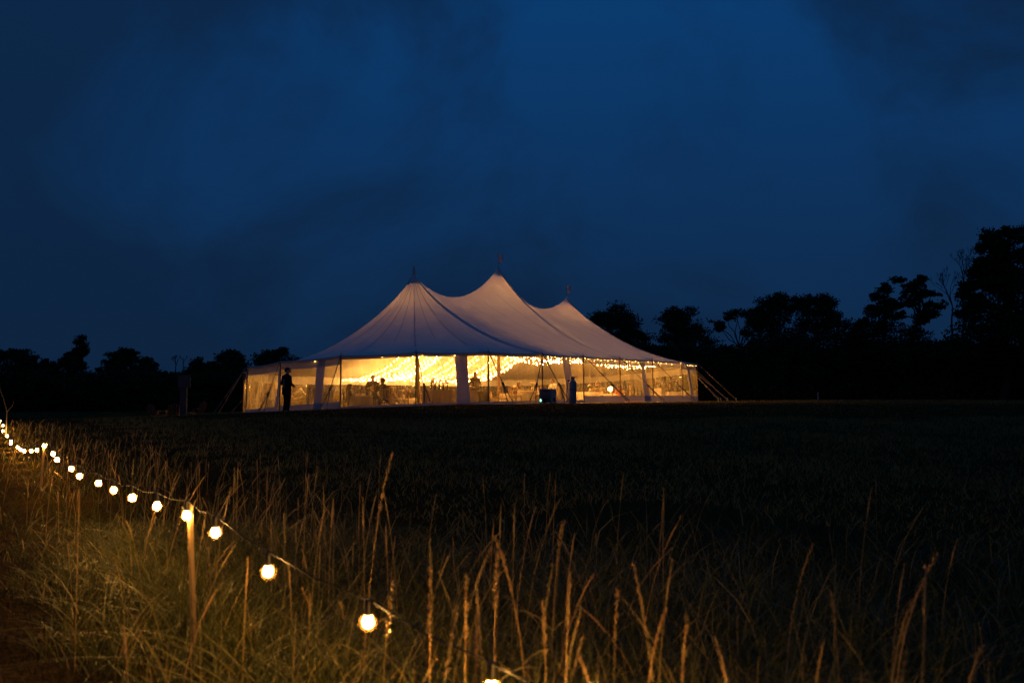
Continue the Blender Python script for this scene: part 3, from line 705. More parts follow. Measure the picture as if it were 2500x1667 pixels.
pm = gp(911, 49.4); person(pm, face(pm, (-6.4, 40)), 'man in an olive shirt standing behind the left table', 'stand', 'olive', 'suit', 'hair', 'short', arms='clasp', scale=1.03)
q = gp(965, 47.4); chair(q, face(q, T1), 'empty wooden chair at the right side of the left table')
q = gp(985, 48.4); chair(q, 2.2, 'empty wooden chair standing beside the nearest tent pole')

# deeper tables and guests
deep = [(985, 53.0, 'second round table from the left, beyond the first party'), (1255, 54.5, 'round table at the far wall between the second and third mast'), (1300, 51.5, 'round table behind the heater cabinet'),
        (1440, 58.5, 'round table seen behind the gas cylinder'), (1490, 64.0, 'round table carrying the bright table lamp'), (1120, 57.5, 'round table along the far wall behind the bar')]
for j, (px, d, lb) in enumerate(deep):
    c = gp(px, d); round_table(c, 0.78, lb)
    for k in range(5):
        a = 0.6 + k * 1.256 + j; q = Vector((c.x + 1.12 * math.cos(a), c.y + 1.12 * math.sin(a), 0)); q.z = tz(q.x, q.y)
        chair(q, face(q, c), 'wooden spindle-back dining chair pulled up to a guest table')
    if j != 4: flowers(c + Vector((0, 0, 0.75)), 0.14, 'low flower centrepiece, ' + lb.split(',')[0], 'table centrepieces')
guests = [(955, 52.2, 'dress', 'long', 'guest with long hair seated beyond the black-jacketed person'), (1003, 53.6, 'suit', 'short', 'dark-suited guest seated beside the second table'),
          (1268, 53.7, 'dress', 'long', 'seated guest in taupe seen past the ropes'), (1352, 52.4, 'shirt', 'short', 'guest in a white shirt seated right of the heater cabinet'),
          (1460, 58.2, 'suit', 'short', 'dark-suited guest seated behind the gas cylinder table'), (1512, 63.4, 'rust', 'long', 'guest in rust red seated beside the bright lamp'), (1540, 66.0, 'suit', 'short', 'dark-suited guest sitting right of the rust red guest')]
for j, (px, d, topm, hl, lb) in enumerate(guests):
    p = gp(px, d); c = gp(*min(((a, b) for a, b, _ in deep), key=lambda t: (gp(*t) - p).length)); rz = face(p, c)
    person(p, rz, lb, 'sit', topm, 'suit', 'hair' if j % 2 else 'brownhair', hl, arms='reach', female=(hl == 'long'), vox=0.018)
    chair(p, rz, 'wooden dining chair with a guest sitting on it')
# table lamp
c = gp(1490, 64.0) + Vector((0, 0, 0.75)); lr = empty('table_lamp', c); tag(lr, 'bright glowing round lamp among flowers on a far table', 'lamp')
MB().lathe([(0.09, 0), (0.09, 0.02), (0.02, 0.04), (0.02, 0.16)], (0, 0, 0), 14).build('lamp_base', M['vase'], lr)
MB().ball((0, 0, 0.31), (0.19, 0.19, 0.17), 18, 12).build('lamp_globe', M['lamp'], lr)
flowers(gp(1470, 63.4) + Vector((0, 0, 0.75)), 0.16, 'loose cream flowers beside the bright table lamp')
# bar
bar = gp(1106, 46.9); brz = TH - 0.18
box_table(bar, brz, 3.0, 0.75, 0.78, M['blush'], 'long bar table under a dusty pink cloth hanging to the floor', name='bar_table')
def on_bar(u, v): M2 = Matrix.Rotation(brz, 3, 'Z'); return bar + M2 @ Vector((u, v, 0.784))
gl = MB().lathe([(0.032, 0), (0.032, 0.004), (0.006, 0.008), (0.005, 0.07), (0.03, 0.10), (0.038, 0.14), (0.032, 0.19)], (0, 0, 0), 10, False)
g0 = None
for i in range(14):
    for j in range(3):
        q = on_bar(-0.2 + 0.115 * i, 0.02 + 0.11 * j)
        if g0 is None: g = g0 = gl.build('wine_glass', M['glass'])
        else: g = g0.copy(); COL.objects.link(g)
        g.location = q; tag(g, 'clear stemmed glass in the rows on the pink bar table', 'glass', 'wine glasses lined up on the bar')
b0 = None
for i in range(9):
    q = on_bar(-1.35 + 0.12 * i, 0.18 * ((i % 2) - 0.3))
    if b0 is None: b0 = MB().lathe([(0.037, 0), (0.038, 0.19), (0.03, 0.22), (0.014, 0.25), (0.014, 0.31), (0.016, 0.32)], (0, 0, 0), 12).build('bottle', M['bottle']); b = b0
    else: b = b0.copy(); COL.objects.link(b)
    b.location = q; b.scale = (1, 1, random.uniform(0.85, 1.15)); tag(b, 'dark bottle standing at the left end of the pink bar table', 'bottle', 'bottles on the bar')
for k, (u, v, r_, lb) in enumerate(((-1.0, 0.25, 0.2, 'tall leafy flower arrangement among the bar bottles'), (-0.35, 0.3, 0.22, 'spreading cream bouquet in the middle of the bar'))): flowers(on_bar(u, v), r_, lb)
pb = gp(1160, 49.2); person(pb, face(pb, (-1.5, 40)), 'bartender in olive behind the right end of the pink bar', 'stand', 'olive', 'suit', 'brownhair', 'bun', arms='reach', female=True, scale=0.97)
# rubbish bin + tote
p = gp(1181, 45.9); rt = empty('waste_bin', p); tag(rt, 'black plastic waste bin with a folded liner beside the bar', 'bin')
MB().lathe([(0.20, 0.0), (0.27, 0.60), (0.265, 0.60), (0.20, 0.02)], (0, 0, 0), 20).build('bin_body', M['bin'], rt)
V = MB().lathe([(0.275, 0.46), (0.29, 0.60), (0.285, 0.63), (0.262, 0.64), (0.255, 0.55)], (0, 0, 0), 20, False).build('liner', M['bin'], rt)
p = gp(1208, 46.3); rt = empty('storage_tote', p, 0.4); tag(rt, 'small clear plastic tote on the ground right of the black bin', 'tote')
MB().box((0, 0, 0.14), (0.32, 0.24, 0.26), taper=1.12).build('tub', M['tote'], rt, bevel=0.02); MB().box((0, 0, 0.295), (0.40, 0.31, 0.03)).build('lid', M['tote'], rt, bevel=0.01)
# right end service tables
p = gp(1611, 64.2); box_table(p, TH, 0.62, 0.5, 0.98, M['linen'], 'tall narrow ivory-draped stand at the right end of the tent', name='draped_stand')
flowers(p + Vector((-0.12, 0.1, 0.985)), 0.24, 'large white floral arrangement on the tall ivory stand')
p = gp(1644, 64.0); box_table(p, 0.25, 0.95, 0.6, 0.70, M['linen'], 'low cream-draped serving table right of the tall stand')
p = gp(1682, 63.4); box_table(p, 0.25, 0.80, 0.6, 0.70, M['linen'], 'cream-draped serving table at the rightmost tent corner')
p = gp(1637, 66.5); person(p, face(p, (5, 60)), 'man in black serving behind the cream tables at the right end', 'stand', 'suit', 'suit', 'hair', 'short', arms='reach')
# pendant lamp at the right end
p = at(1661, 920, 65.5); zr = 2.6; lr = empty('pendant_lamp', p); tag(lr, 'small shaded pendant lamp hanging above the right serving tables', 'lamp')
MB().tube([(0, 0, 0.1), (0, 0, 1.2)], 0.006, 4).build('cable', M['cord'], lr)
MB().lathe([(0.17, 0.0), (0.10, 0.07), (0.03, 0.11)], (0, 0, 0), 16, False).build('shade', M['black'], lr); MB().ball((0, 0, 0.01), (0.09, 0.09, 0.035), 12, 6).build('bulb', M['lamp'], lr)

# ------------------------------------------------------------------ outside: heater, gas cylinder, man at the door
p = gp(1337, 45.3); rt = empty('heater_cabinet', p, -0.42); tag(rt, 'boxy grey tent heater with a green light standing outside the wall', 'heater')
MB().box((0, 0, 0.37), (0.62, 0.55, 0.62)).build('cabinet', M['heater'], rt, bevel=0.015)
MB().box((0, -0.29, 0.37), (0.56, 0.03, 0.58)).build('front_panel', M['heaterdark'], rt, bevel=0.008)
for k in range(5): MB().box((0.02, -0.31, 0.36 - 0.04 * k), (0.44, 0.012, 0.012)).build('louvre', M['black'], rt)
MB().box((0.03, -0.312, 0.585), (0.26, 0.016, 0.035)).build('handle', M['black'], rt, bevel=0.004)
MB().box((-0.22, -0.313, 0.16), (0.045, 0.016, 0.10)).build('indicator_light', M['led'], rt, bevel=0.004)
MB().tube([(0, -0.31, 0.15), (0, -0.36, 0.15)], 0.11, 18).build('outlet_ring', M['black'], rt)
MB().box((0.345, 0, 0.2), (0.06, 0.12, 0.16)).build('gas_inlet', M['black'], rt, bevel=0.01)
MB().tube([(-0.08, -0.32, 0.10), (0.0, -0.40, 0.22), (0.16, -0.42, 0.22), (0.30, -0.40, 0.08), (0.42, -0.36, 0.02), (0.55, -0.3, 0.015)], 0.016, 6).build('power_cord', M['cord'], rt)
for x in (-0.26, 0.26):
    for y in (-0.22, 0.22): MB().box((x, y, 0.03), (0.06, 0.06, 0.06)).build('foot', M['black'], rt)
p = gp(1398, 45.6); rt = empty('gas_cylinder', p); tag(rt, 'tall grey propane cylinder standing against a white wall flap', 'gas cylinder')
MB().lathe([(0.15, 0.0), (0.155, 0.03), (0.165, 0.05), (0.175, 0.10), (0.175, 0.92), (0.165, 0.99), (0.13, 1.04), (0.07, 1.07)], (0, 0, 0), 24).build('cylinder', M['tank'], rt)
MB().lathe([(0.178, 0.63), (0.180, 0.635), (0.180, 0.66), (0.178, 0.665)], (0, 0, 0), 24, False).build('weld_band', M['black'], rt)
MB().lathe([(0.095, 1.05), (0.10, 1.24), (0.092, 1.24), (0.088, 1.06)], (0, 0, 0), 18, False).build('collar', M['tank'], rt)
MB().tube([(0, 0, 1.05), (0, 0, 1.18)], 0.025, 8).build('valve', M['steel'], rt)
MB().box((-0.19, -0.03, 1.05), (0.10, 0.06, 0.07)).build('regulator', M['black'], rt, bevel=0.01)
MB().tube([(-0.12, -0.02, 1.08), (-0.22, -0.05, 1.04), (-0.23, -0.06, 0.75), (-0.28, -0.05, 0.4), (-0.26, -0.04, 0.12), (-0.36, -0.05, 0.03), (-0.5, -0.05, 0.03)], 0.013, 6).build('hose', M['cord'], rt)

p = gp(701, 42.7)
man = person(p, R(-48), 'man in a dark suit standing outside the tent looking in', 'stand', 'suit', 'suit', 'hair', 'short', arms='clasp', coat=True, scale=1.0, head_turn=-0.65, vox=0.011); man.scale = (1.2, 1.4, 1.09)

# bundle left on the grass by the wall
p = gp(1545, 52.2); rt = empty('folded_tarp', p, TH); tag(rt, 'crumpled rust-red cloth lying on the grass at the wall', 'cloth')
V = []; Fs = []
for i in range(13):
    for j in range(7): V.append((-1.0 + i / 6, -0.2 + j * 0.07, 0.01 + 0.09 * abs(math.sin(i * 1.7 + j)) * math.sin(math.pi * j / 6) * math.sin(math.pi * i / 12)))
for i in range(12):
    for j in range(6): a = i * 7 + j; Fs.append((a, a + 7, a + 8, a + 1))
obj('cloth_sheet', V, Fs, M['rust'], rt)

# ------------------------------------------------------------------ sign and wooden chairs at the left
p = gp(450, 38.5); rt = empty('sign_post', p, 0.05); tag(rt, 'grey square notice board on a thick wooden post in the field', 'sign')
MB().box((-0.07, 0.05, 0.68), (0.17, 0.10, 1.36)).build('post', M['signpost'], rt, bevel=0.012)
MB().box((0.07, 0.02, 0.54), (0.09, 0.09, 1.08)).build('brace_post', M['signboard'], rt, bevel=0.01)
bd = MB().box((0.02, -0.035, 1.31), (0.47, 0.03, 0.46)).build('board', M['signboard'], rt, bevel=0.006)
MB().box((0.0, -0.03, 1.555), (0.56, 0.07, 0.03)).build('cap_board', M['signpost'], bd, bevel=0.006)
def adirondack(p, rz, label):
    rt = empty('lounge_chair', p, rz); tag(rt, label, 'chair', 'low wooden chairs in the field')
    for k in range(5):
        x = -0.22 + 0.11 * k; h = 0.78 - 0.05 * abs(k - 2)
        MB().tube([(x, -0.18, 0.22), (x * 1.15, -0.42, 0.22 + h * 0.88)], 0.04, 4).build('back_slat', M['oldwood'], rt, smooth=False)
    for k in range(4): MB().box((0, 0.34 - 0.13 * k, 0.37 - 0.035 * k), (0.52, 0.11, 0.022)).build('seat_slat', M['oldwood'], rt)
    for s in (-1, 1):
        MB().box((s * 0.33, 0.05, 0.56), (0.12, 0.75, 0.025)).build('armrest', M['oldwood'], rt, bevel=0.006)
        MB().box((s * 0.29, 0.36, 0.28), (0.03, 0.10, 0.55)).build('leg', M['oldwood'], rt)
        MB().tube([(s * 0.27, 0.38, 0.36), (s * 0.27, -0.55, 0.03)], 0.045, 4).build('leg', M['oldwood'], rt, smooth=False)
adirondack(gp(384, 49), -0.5, 'leftmost low wooden lounge chair beyond the sign post')
adirondack(gp(425, 51), 0.4, 'low wooden lounge chair just left of the sign post')
adirondack(gp(480, 48), 1.3, 'low wooden lounge chair right of the sign post facing right')
p = gp(1996, 84); rt = empty('marker_post', p); tag(rt, 'small pale marker post at the edge of the right trees', 'post')
MB().tube([(0, 0, 0), (0, 0, 0.75)], 0.05, 8).build('post', M['post'], rt); MB().lathe([(0.06, 0.72), (0.055, 0.78), (0.0, 0.82)], (0, 0, 0), 8, False).build('cap', M['post'], rt)

# ------------------------------------------------------------------ trees
def leaf_cloud(lobes, dens, size, parent, name='crown', clump=16):
    """lobes in local metres (c, rx, ry, rz): many small leaf faces in uneven clumps"""
    Ps = []
    for c, rx, ry, rz in lobes:
        nc = max(8, int(clump * 1.5 * (rx * rz) ** 0.5)); th = rng.uniform(0, 2 * np.pi, nc); u = rng.uniform(-0.85, 1, nc); r = rng.uniform(0.3, 1.25, nc) ** 0.7
        s = np.sqrt(1 - u * u); cc = np.stack([c[0] + rx * r * s * np.cos(th), c[1] + ry * r * s * np.sin(th), c[2] + rz * r * u], -1)
        nl = max(8, int(dens * 2.4)); sp = 0.24 * (rx * rz) ** 0.5 + 0.10
        g = np.clip(rng.normal(0, 1, (nc, nl, 3)), -1.75, 1.75) * np.array([sp, sp, sp * 0.62]) * rng.uniform(0.5, 1.2, (nc, 1, 1))
        Ps.append((cc[:, None, :] + g).reshape(-1, 3))
    Pp = np.concatenate(Ps); n = len(Pp)
    a = rng.normal(0, 1, (n, 3)); a /= np.linalg.norm(a, axis=1, keepdims=True); b = np.cross(a, rng.normal(0, 1, (n, 3))); b /= np.linalg.norm(b, axis=1, keepdims=True) + 1e-9
    sz = rng.uniform(0.5, 1.15, (n, 1)) * size; a *= sz; b *= sz * 0.55
    V = np.stack([Pp - a, Pp - b, Pp + a, Pp + b], 1).reshape(-1, 3)
    Fq = np.arange(n * 4).reshape(-1, 4)
    return quads_np(name, V, Fq, M['leaf'], parent, np.repeat(rng.uniform(0, 1, n), 4))
def limb(mb, p, q, r0, r1, wob=0.08, n=5):
    p = Vector(p); q = Vector(q); L = (q - p).length; pts = []
    for i in range(n + 1):
        t = i / n; x = p.lerp(q, t)
        if 0 < i < n: x += Vector((random.gauss(0, 1), random.gauss(0, 1), random.gauss(0, 0.5))) * L * wob * 0.4
        pts.append(x)
    mb.tube(pts, [r0 + (r1 - r0) * i / n for i in range(n + 1)], 6); return pts
def tree(name, px, d, lobes, label, group, dens=26, size=0.135, trunk=0.22, open_=False):
    b = gp(px, d); root = empty(name, b); tag(root, label, 'tree', group)
    k = d / F; LB = []
    for (lx, ly, rx, ry) in lobes:
        c = at(lx, ly, d) - b; c.y += random.uniform(-0.5, 0.5) * rx * k; LB.append((c, rx * k * 1.12, max(rx, ry) * k * 0.9, ry * k * 1.12))
    mb = MB(); top = max(LB, key=lambda l: l[0].z)[0]; tp = limb(mb, (0, 0, -0.2), top * 0.92 + Vector((0, 0, 0.08 * top.z)) * 0, trunk, trunk * 0.25, 0.06, 7)
    for c, rx, ry, rz in LB:
        best = min(tp[1:6], key=lambda t: (t - c).length + (0 if t.z < c.z else 6)); limb(mb, best, c, trunk * 0.42, 0.03, 0.12, 4)
        for _ in range(3):
            e = c + Vector((random.uniform(-1, 1) * rx, random.uniform(-1, 1) * ry, random.uniform(0, 1) * rz)); limb(mb, c, e, 0.03, 0.012, 0.15, 3)
    mb.build('trunk', M['bark'], root); leaf_cloud(LB, dens, size, root)
    return root
GR = 'trees at the right edge of the field'; GL = 'trees beyond the field at the left'
tree('leafy_tree', 1515, 96, [(1512, 768, 30, 26), (1480, 780, 30, 16), (1460, 776, 16, 8), (1540, 800, 28, 26), (1500, 806, 48, 28), (1556, 826, 26, 12), (1500, 845, 60, 25)], 'rounded dark tree just right of the tent roof', GR, 30)
tree('leafy_tree', 1662, 100, [(1648, 762, 22, 18), (1678, 770, 20, 16), (1640, 790, 30, 16), (1680, 800, 32, 18), (1705, 815, 30, 14), (1655, 825, 45, 20), (1690, 850, 60, 25)], 'layered dark tree standing alone right of the tent tree', GR, 28)
tree('open_tree', 1805, 97, [(1748, 791, 14, 7), (1762, 802, 12, 7), (1782, 772, 12, 9), (1800, 765, 14, 7), (1830, 768, 12, 10), (1845, 790, 13, 16), (1822, 812, 10, 9)], 'slender open tree with forked bare limbs and small leaf tufts', GR, 16, 0.15, 0.13)
tree('leafy_tree', 1905, 92, [(1898, 732, 18, 14), (1872, 750, 20, 18), (1855, 775, 22, 22), (1905, 765, 26, 28), (1880, 810, 45, 40), (1900, 860, 60, 40)], 'tall twin-headed dark tree, the left head', GR, 30)
tree('leafy_tree', 1985, 91, [(1952, 742, 20, 18), (1975, 738, 18, 14), (2000, 735, 18, 15), (2018, 752, 20, 20), (1990, 780, 40, 30), (2030, 785, 18, 24), (1980, 830, 60, 40)], 'tall twin-headed dark tree, the right head', GR, 30)
tree('leafy_tree', 2085, 88, [(2105, 795, 18, 12), (2070, 815, 40, 24), (2115, 825, 34, 24), (2060, 860, 60, 40)], 'low bushy tree in the gap right of the twin-headed trees', GR, 30)
tree('layered_tree', 2160, 86, [(2160, 706, 14, 9), (2145, 726, 18, 9), (2165, 740, 20, 12), (2128, 752, 15, 8), (2150, 768, 30, 12), (2190, 748, 12, 6), (2160, 800, 40, 24), (2150, 850, 55, 40)], 'tiered dark tree left of the gappy forked tree', GR, 24)
tree('layered_tree', 2216, 84, [(2202, 684, 15, 6), (2222, 706, 16, 12), (2254, 680, 9, 7), (2240, 695, 14, 9), (2222, 735, 22, 15), (2278, 719, 16, 5), (2258, 715, 8, 6), (2288, 744, 18, 8), (2270, 766, 22, 9), (2250, 784, 20, 9), (2205, 770, 9, 10), (2240, 815, 26, 14), (2225, 860, 60, 30)], 'gappy forked tree with sky showing between its tiers', GR, 20, 0.15)
tree('leafy_tree', 2445, 77, [(2432, 574, 20, 14), (2462, 566, 16, 10), (2490, 575, 22, 14), (2418, 600, 16, 14), (2455, 608, 26, 24), (2405, 640, 18, 12), (2440, 655, 34, 28), (2490, 640, 34, 40), (2388, 668, 16, 11), (2385, 700, 30, 12), (2430, 700, 38, 28), (2365, 722, 26, 10), (2480, 730, 50, 50), (2395, 745, 40, 14), (2355, 762, 20, 7), (2420, 790, 60, 30), (2480, 820, 60, 60), (2380, 840, 70, 40)], 'tallest dark tree at the right edge of the frame', GR, 26, 0.16, 0.34)
tree('leafy_tree', 2560, 74, [(2560, 590, 50, 40), (2570, 680, 70, 60), (2560, 780, 80, 70)], 'tall dark tree half out of frame at the right', GR, 24, 0.18, 0.34)
# left
tree('leafy_tree', 30, 92, [(10, 868, 20, 14), (40, 868, 26, 14), (70, 884, 18, 15), (30, 895, 50, 25), (60, 920, 50, 30)], 'broad rounded tree at the left edge of the frame', GL, 28)
tree('leafy_tree', 120, 94, [(112, 890, 14, 9), (135, 896, 14, 8), (110, 915, 35, 18), (140, 925, 30, 18)], 'low tree left of the ragged leaning snag', GL, 26)
tree('ragged_tree', 207, 90, [(197, 829, 8, 7), (188, 838, 5, 4), (203, 843, 8, 6), (195, 854, 9, 6), (186, 859, 7, 4), (206, 858, 6, 5), (200, 866, 7, 5), (190, 872, 5, 3)], 'thin ragged tree with tufts up a bare leaning trunk', GL, 14, 0.14, 0.12)
tree('leafy_tree', 182, 93, [(166, 868, 10, 6), (178, 872, 10, 8), (165, 886, 16, 10), (190, 892, 20, 12), (180, 912, 36, 20)], 'small dark tree at the foot of the ragged leaning tree', GL, 26)
tree('leafy_tree', 295, 91, [(283, 866, 14, 9), (308, 862, 18, 9), (320, 876, 14, 9), (296, 880, 28, 12), (270, 898, 26, 14), (310, 905, 40, 22), (290, 935, 60, 28)], 'broad domed tree in the middle of the left treeline', GL, 30)
tree('leafy_tree', 352, 92, [(350, 884, 13, 8), (362, 896, 16, 12), (345, 910, 28, 18), (365, 930, 30, 24)], 'small shouldered tree right of the domed tree', GL, 28)
tree('leafy_tree', 480, 90, [(478, 888, 17, 10), (495, 900, 15, 10), (475, 912, 28, 16), (485, 940, 40, 26)], 'low rounded tree right of the bare saplings', GL, 28)
tree('leafy_tree', 560, 89, [(568, 862, 12, 8), (552, 874, 16, 11), (578, 884, 18, 12), (530, 898, 20, 12), (560, 905, 40, 20), (590, 910, 20, 20), (550, 940, 55, 30)], 'peaked dark tree left of the tent corner', GL, 30)
tree('leafy_tree', 675, 98, [(678, 860, 20, 8), (668, 868, 22, 7), (640, 878, 24, 7), (680, 885, 50, 18)], 'small tree crown showing above the left tent eave', GL, 28)
def bush(px, d, lobes, label, group):
    b = gp(px, d); root = empty('bush', b); tag(root, label, 'bush', group); k = d / F; LB = []
    for (lx, ly, rx, ry) in lobes: c = at(lx, ly, d) - b; c.y += random.uniform(-1, 1); LB.append((c, rx * k, rx * k, ry * k))
    mb = MB()
    for c, rx, ry, rz in LB: limb(mb, (c.x * 0.5, c.y * 0.5, -0.1), c, 0.07, 0.02, 0.1, 4)
    mb.build('stems', M['bark'], root); leaf_cloud(LB, 34, 0.2, root, 'foliage', 20)
for k in range(19):
    px = 1415 + k * 64; d = 88 - max(0, k - 10) * 1.3; j = random.uniform(-1, 1)
    bush(px, d, [(px, 905 + 8 * j, 52, 55), (px + 30, 930, 45, 45), (px - 20, 872 + 10 * j, 40, 30), (px, 958, 52, 26)], 'dense dark bush in the undergrowth below the right-hand trees', 'bushes under the right-hand trees')
for k in range(12):
    px = -10 + k * 58; d = 86; j = random.uniform(-1, 1)
    bush(px, d, [(px, 948 + 5 * j, 48, 28), (px + 26, 965, 44, 30), (px, 986, 50, 22), (px - 10, 930 + 8 * j, 34, 14)], 'dense dark bush in the undergrowth below the left-hand trees', 'bushes under the left-hand trees')
for k in range(13):
    px = 686 + k * 58; j = random.uniform(-1, 1)
    bush(px, 97, [(px, 925 + 8 * j, 48, 34), (px + 26, 950, 44, 34), (px, 975, 52, 26), (px - 14, 905 + 8 * j, 34, 18)], 'dark bush behind the tent, seen through its clear walls', 'bushes behind the tent')
def bare(px, py_base, py_top, d, label, group, spread=0.35, depth=6, r=0.07):
    b = gp(px, d); root = empty('bare_tree', b); tag(root, label, 'tree', group); mb = MB()
    zb = at(px, py_base, d).z - b.z; zt = at(px, py_top, d).z - b.z
    limb(mb, (0, 0, -0.2), (0.1, 0, zb), r * 1.4, r, 0.02)
    def rec(p, dr, L, rr, dep):
        q = p + dr * L; limb(mb, p, q, rr, rr * 0.65, 0.05, 3)
        if dep <= 0: return
        for _ in range(random.choice((2, 3))):
            nd = (dr + Vector((random.gauss(0, spread), random.gauss(0, spread), random.uniform(-0.05, 0.25)))).normalized(); rec(q, nd, L * random.uniform(0.62, 0.85), max(rr * 0.62, 0.012), dep - 1)
    rec(Vector((0.1, 0, zb)), Vector((random.uniform(-0.1, 0.1), 0, 1)).normalized(), (zt - zb) * 0.30, r, depth)
    mb.build('branches', M['bark'], root, smooth=False)
bare(2323, 790, 655, 80, 'leafless tree with fine upswept twigs, the left of two', GR, 0.32, 5)
bare(2352, 730, 610, 80, 'leafless tree with fine upswept twigs, beside the tallest tree', GR, 0.30, 5)
bare(426, 905, 862, 88, 'thin leafless sapling in the left treeline, left of a pair', GL, 0.4, 4, 0.05)
bare(444, 905, 864, 88, 'thin leafless sapling in the left treeline, right of a pair', GL, 0.4, 4, 0.05)

# ------------------------------------------------------------------ festoon string along the path
BP = [(905, 1510, 3.7), (665, 1390, 4.25), (535, 1296, 4.85), (463, 1256, 5.35), (390, 1233, 6.0), (328, 1213, 6.7), (282, 1195, 7.5), (247, 1178, 8.3), (200, 1161, 9.3), (180, 1143, 10.1), (145, 1121, 11.2), (135, 1107, 12.2), (113, 1088, 13.1),
      (95, 1098, 14.0), (82, 1100, 14.9), (64, 1100, 15.9), (55, 1097, 16.9), (48, 1091, 17.9), (31, 1082, 19.0), (31, 1075, 20.0), (22, 1064, 21.2), (12, 1052, 22.4), (11, 1038, 23.6), (3, 1027, 24.6)]
bpos = [Vector((0.32, 2.85, -0.99)), Vector((-0.07, 3.24, -0.938))] + [at(*b) for b in BP] + [Vector((-13.2, 25.6, -0.72)), Vector((-13.9, 26.6, -0.76))]
st = empty('festoon_string', bpos[5]); tag(st, 'black cord of glowing round bulbs strung along the grassy path', 'string lights')
SL = Vector(st.location); BR = 0.0195
cordpts = []
for i, b in enumerate(bpos):
    cordpts.append(b + Vector((0, 0, BR + 0.062)) - SL)
    if i + 1 < len(bpos): mdp = b.lerp(bpos[i + 1], 0.5); cordpts.append(mdp + Vector((0, 0, BR + 0.062 - 0.018)) - SL)
MB().tube(cordpts, 0.0033, 6).build('cord', M['cord'], st)
glm = None
for i, b in enumerate(bpos):
    l = b - SL; swing = Vector((random.gauss(0, 0.003), random.gauss(0, 0.003), 0))
    if glm is None:
        bu = MB().lathe([(0.0105, BR + 0.006), (0.014, BR * 0.9), (BR * 0.72, BR * 0.72), (BR * 0.95, BR * 0.3), (BR, 0), (BR * 0.95, -BR * 0.3), (BR * 0.72, -BR * 0.72), (BR * 0.38, -BR * 0.93), (0.001, -BR)], (0, 0, 0), 28).build('bulb', M['globe'], st)
        GR_ = 0.034; MB().lathe([(0.013, GR_ * 0.93), (GR_ * 0.72, GR_ * 0.72), (GR_ * 0.93, GR_ * 0.35), (GR_, 0), (GR_ * 0.93, -GR_ * 0.35), (GR_ * 0.72, -GR_ * 0.72), (GR_ * 0.38, -GR_ * 0.93), (0.001, -GR_)], (0, 0, 0), 28, False).build('halo_glass_globe', M['halo_globeglass'], bu)  # shell wider than the glowing core, drawn as its halo rim
        so = MB().lathe([(0.008, BR + 0.066), (0.014, BR + 0.06), (0.016, BR + 0.03), (0.0145, BR + 0.004)], (0, 0, 0), 12).build('socket', M['socket'], bu); glm = bu
    else:
        bu = glm.copy(); COL.objects.link(bu); bu.parent = st; 
        for chd in glm.children: so2 = chd.copy(); COL.objects.link(so2); so2.parent = bu
    bu.location = l + swing
def stake(top, base, label):
    rt = empty('wooden_stake', base); tag(rt, label, 'stake'); t = Vector(top) - Vector(base); L_ = t.length
    rot = t.normalized().to_track_quat('Z', 'Y').to_matrix()
    MB().box(rot @ Vector((0, 0, L_ / 2 - 0.1)), (0.023, 0.02, L_ + 0.2), rot).build('post', M['stake'], rt, bevel=0.003)
    MB().tube([rot @ Vector((0, 0, L_ - 0.03)), rot @ Vector((0.0, -0.03, L_ - 0.03)), rot @ Vector((-0.015, -0.04, L_ - 0.01))], 0.004, 5).build('hook', M['steel'], rt)
    MB().box(rot @ Vector((0, 0, L_ - 0.045)), (0.029, 0.026, 0.018), rot).build('tie', M['black'], rt)
tp = at(469, 1228, 5.38); b = at(488, 1680, 5.42); b.z = tz(b.x, b.y); stake(tp, b, 'pale wooden stake holding the string lights, nearest the camera')
tp = at(113, 1080, 13.12); b = at(107, 1200, 13.12); b.z = tz(b.x, b.y); stake(tp, b, 'wooden stake holding up the middle of the light string')
tp = at(2, 1018, 24.7); b = at(2, 1100, 24.7); b.z = tz(b.x, b.y); stake(tp, b, 'farthest wooden stake of the light string at the left edge')

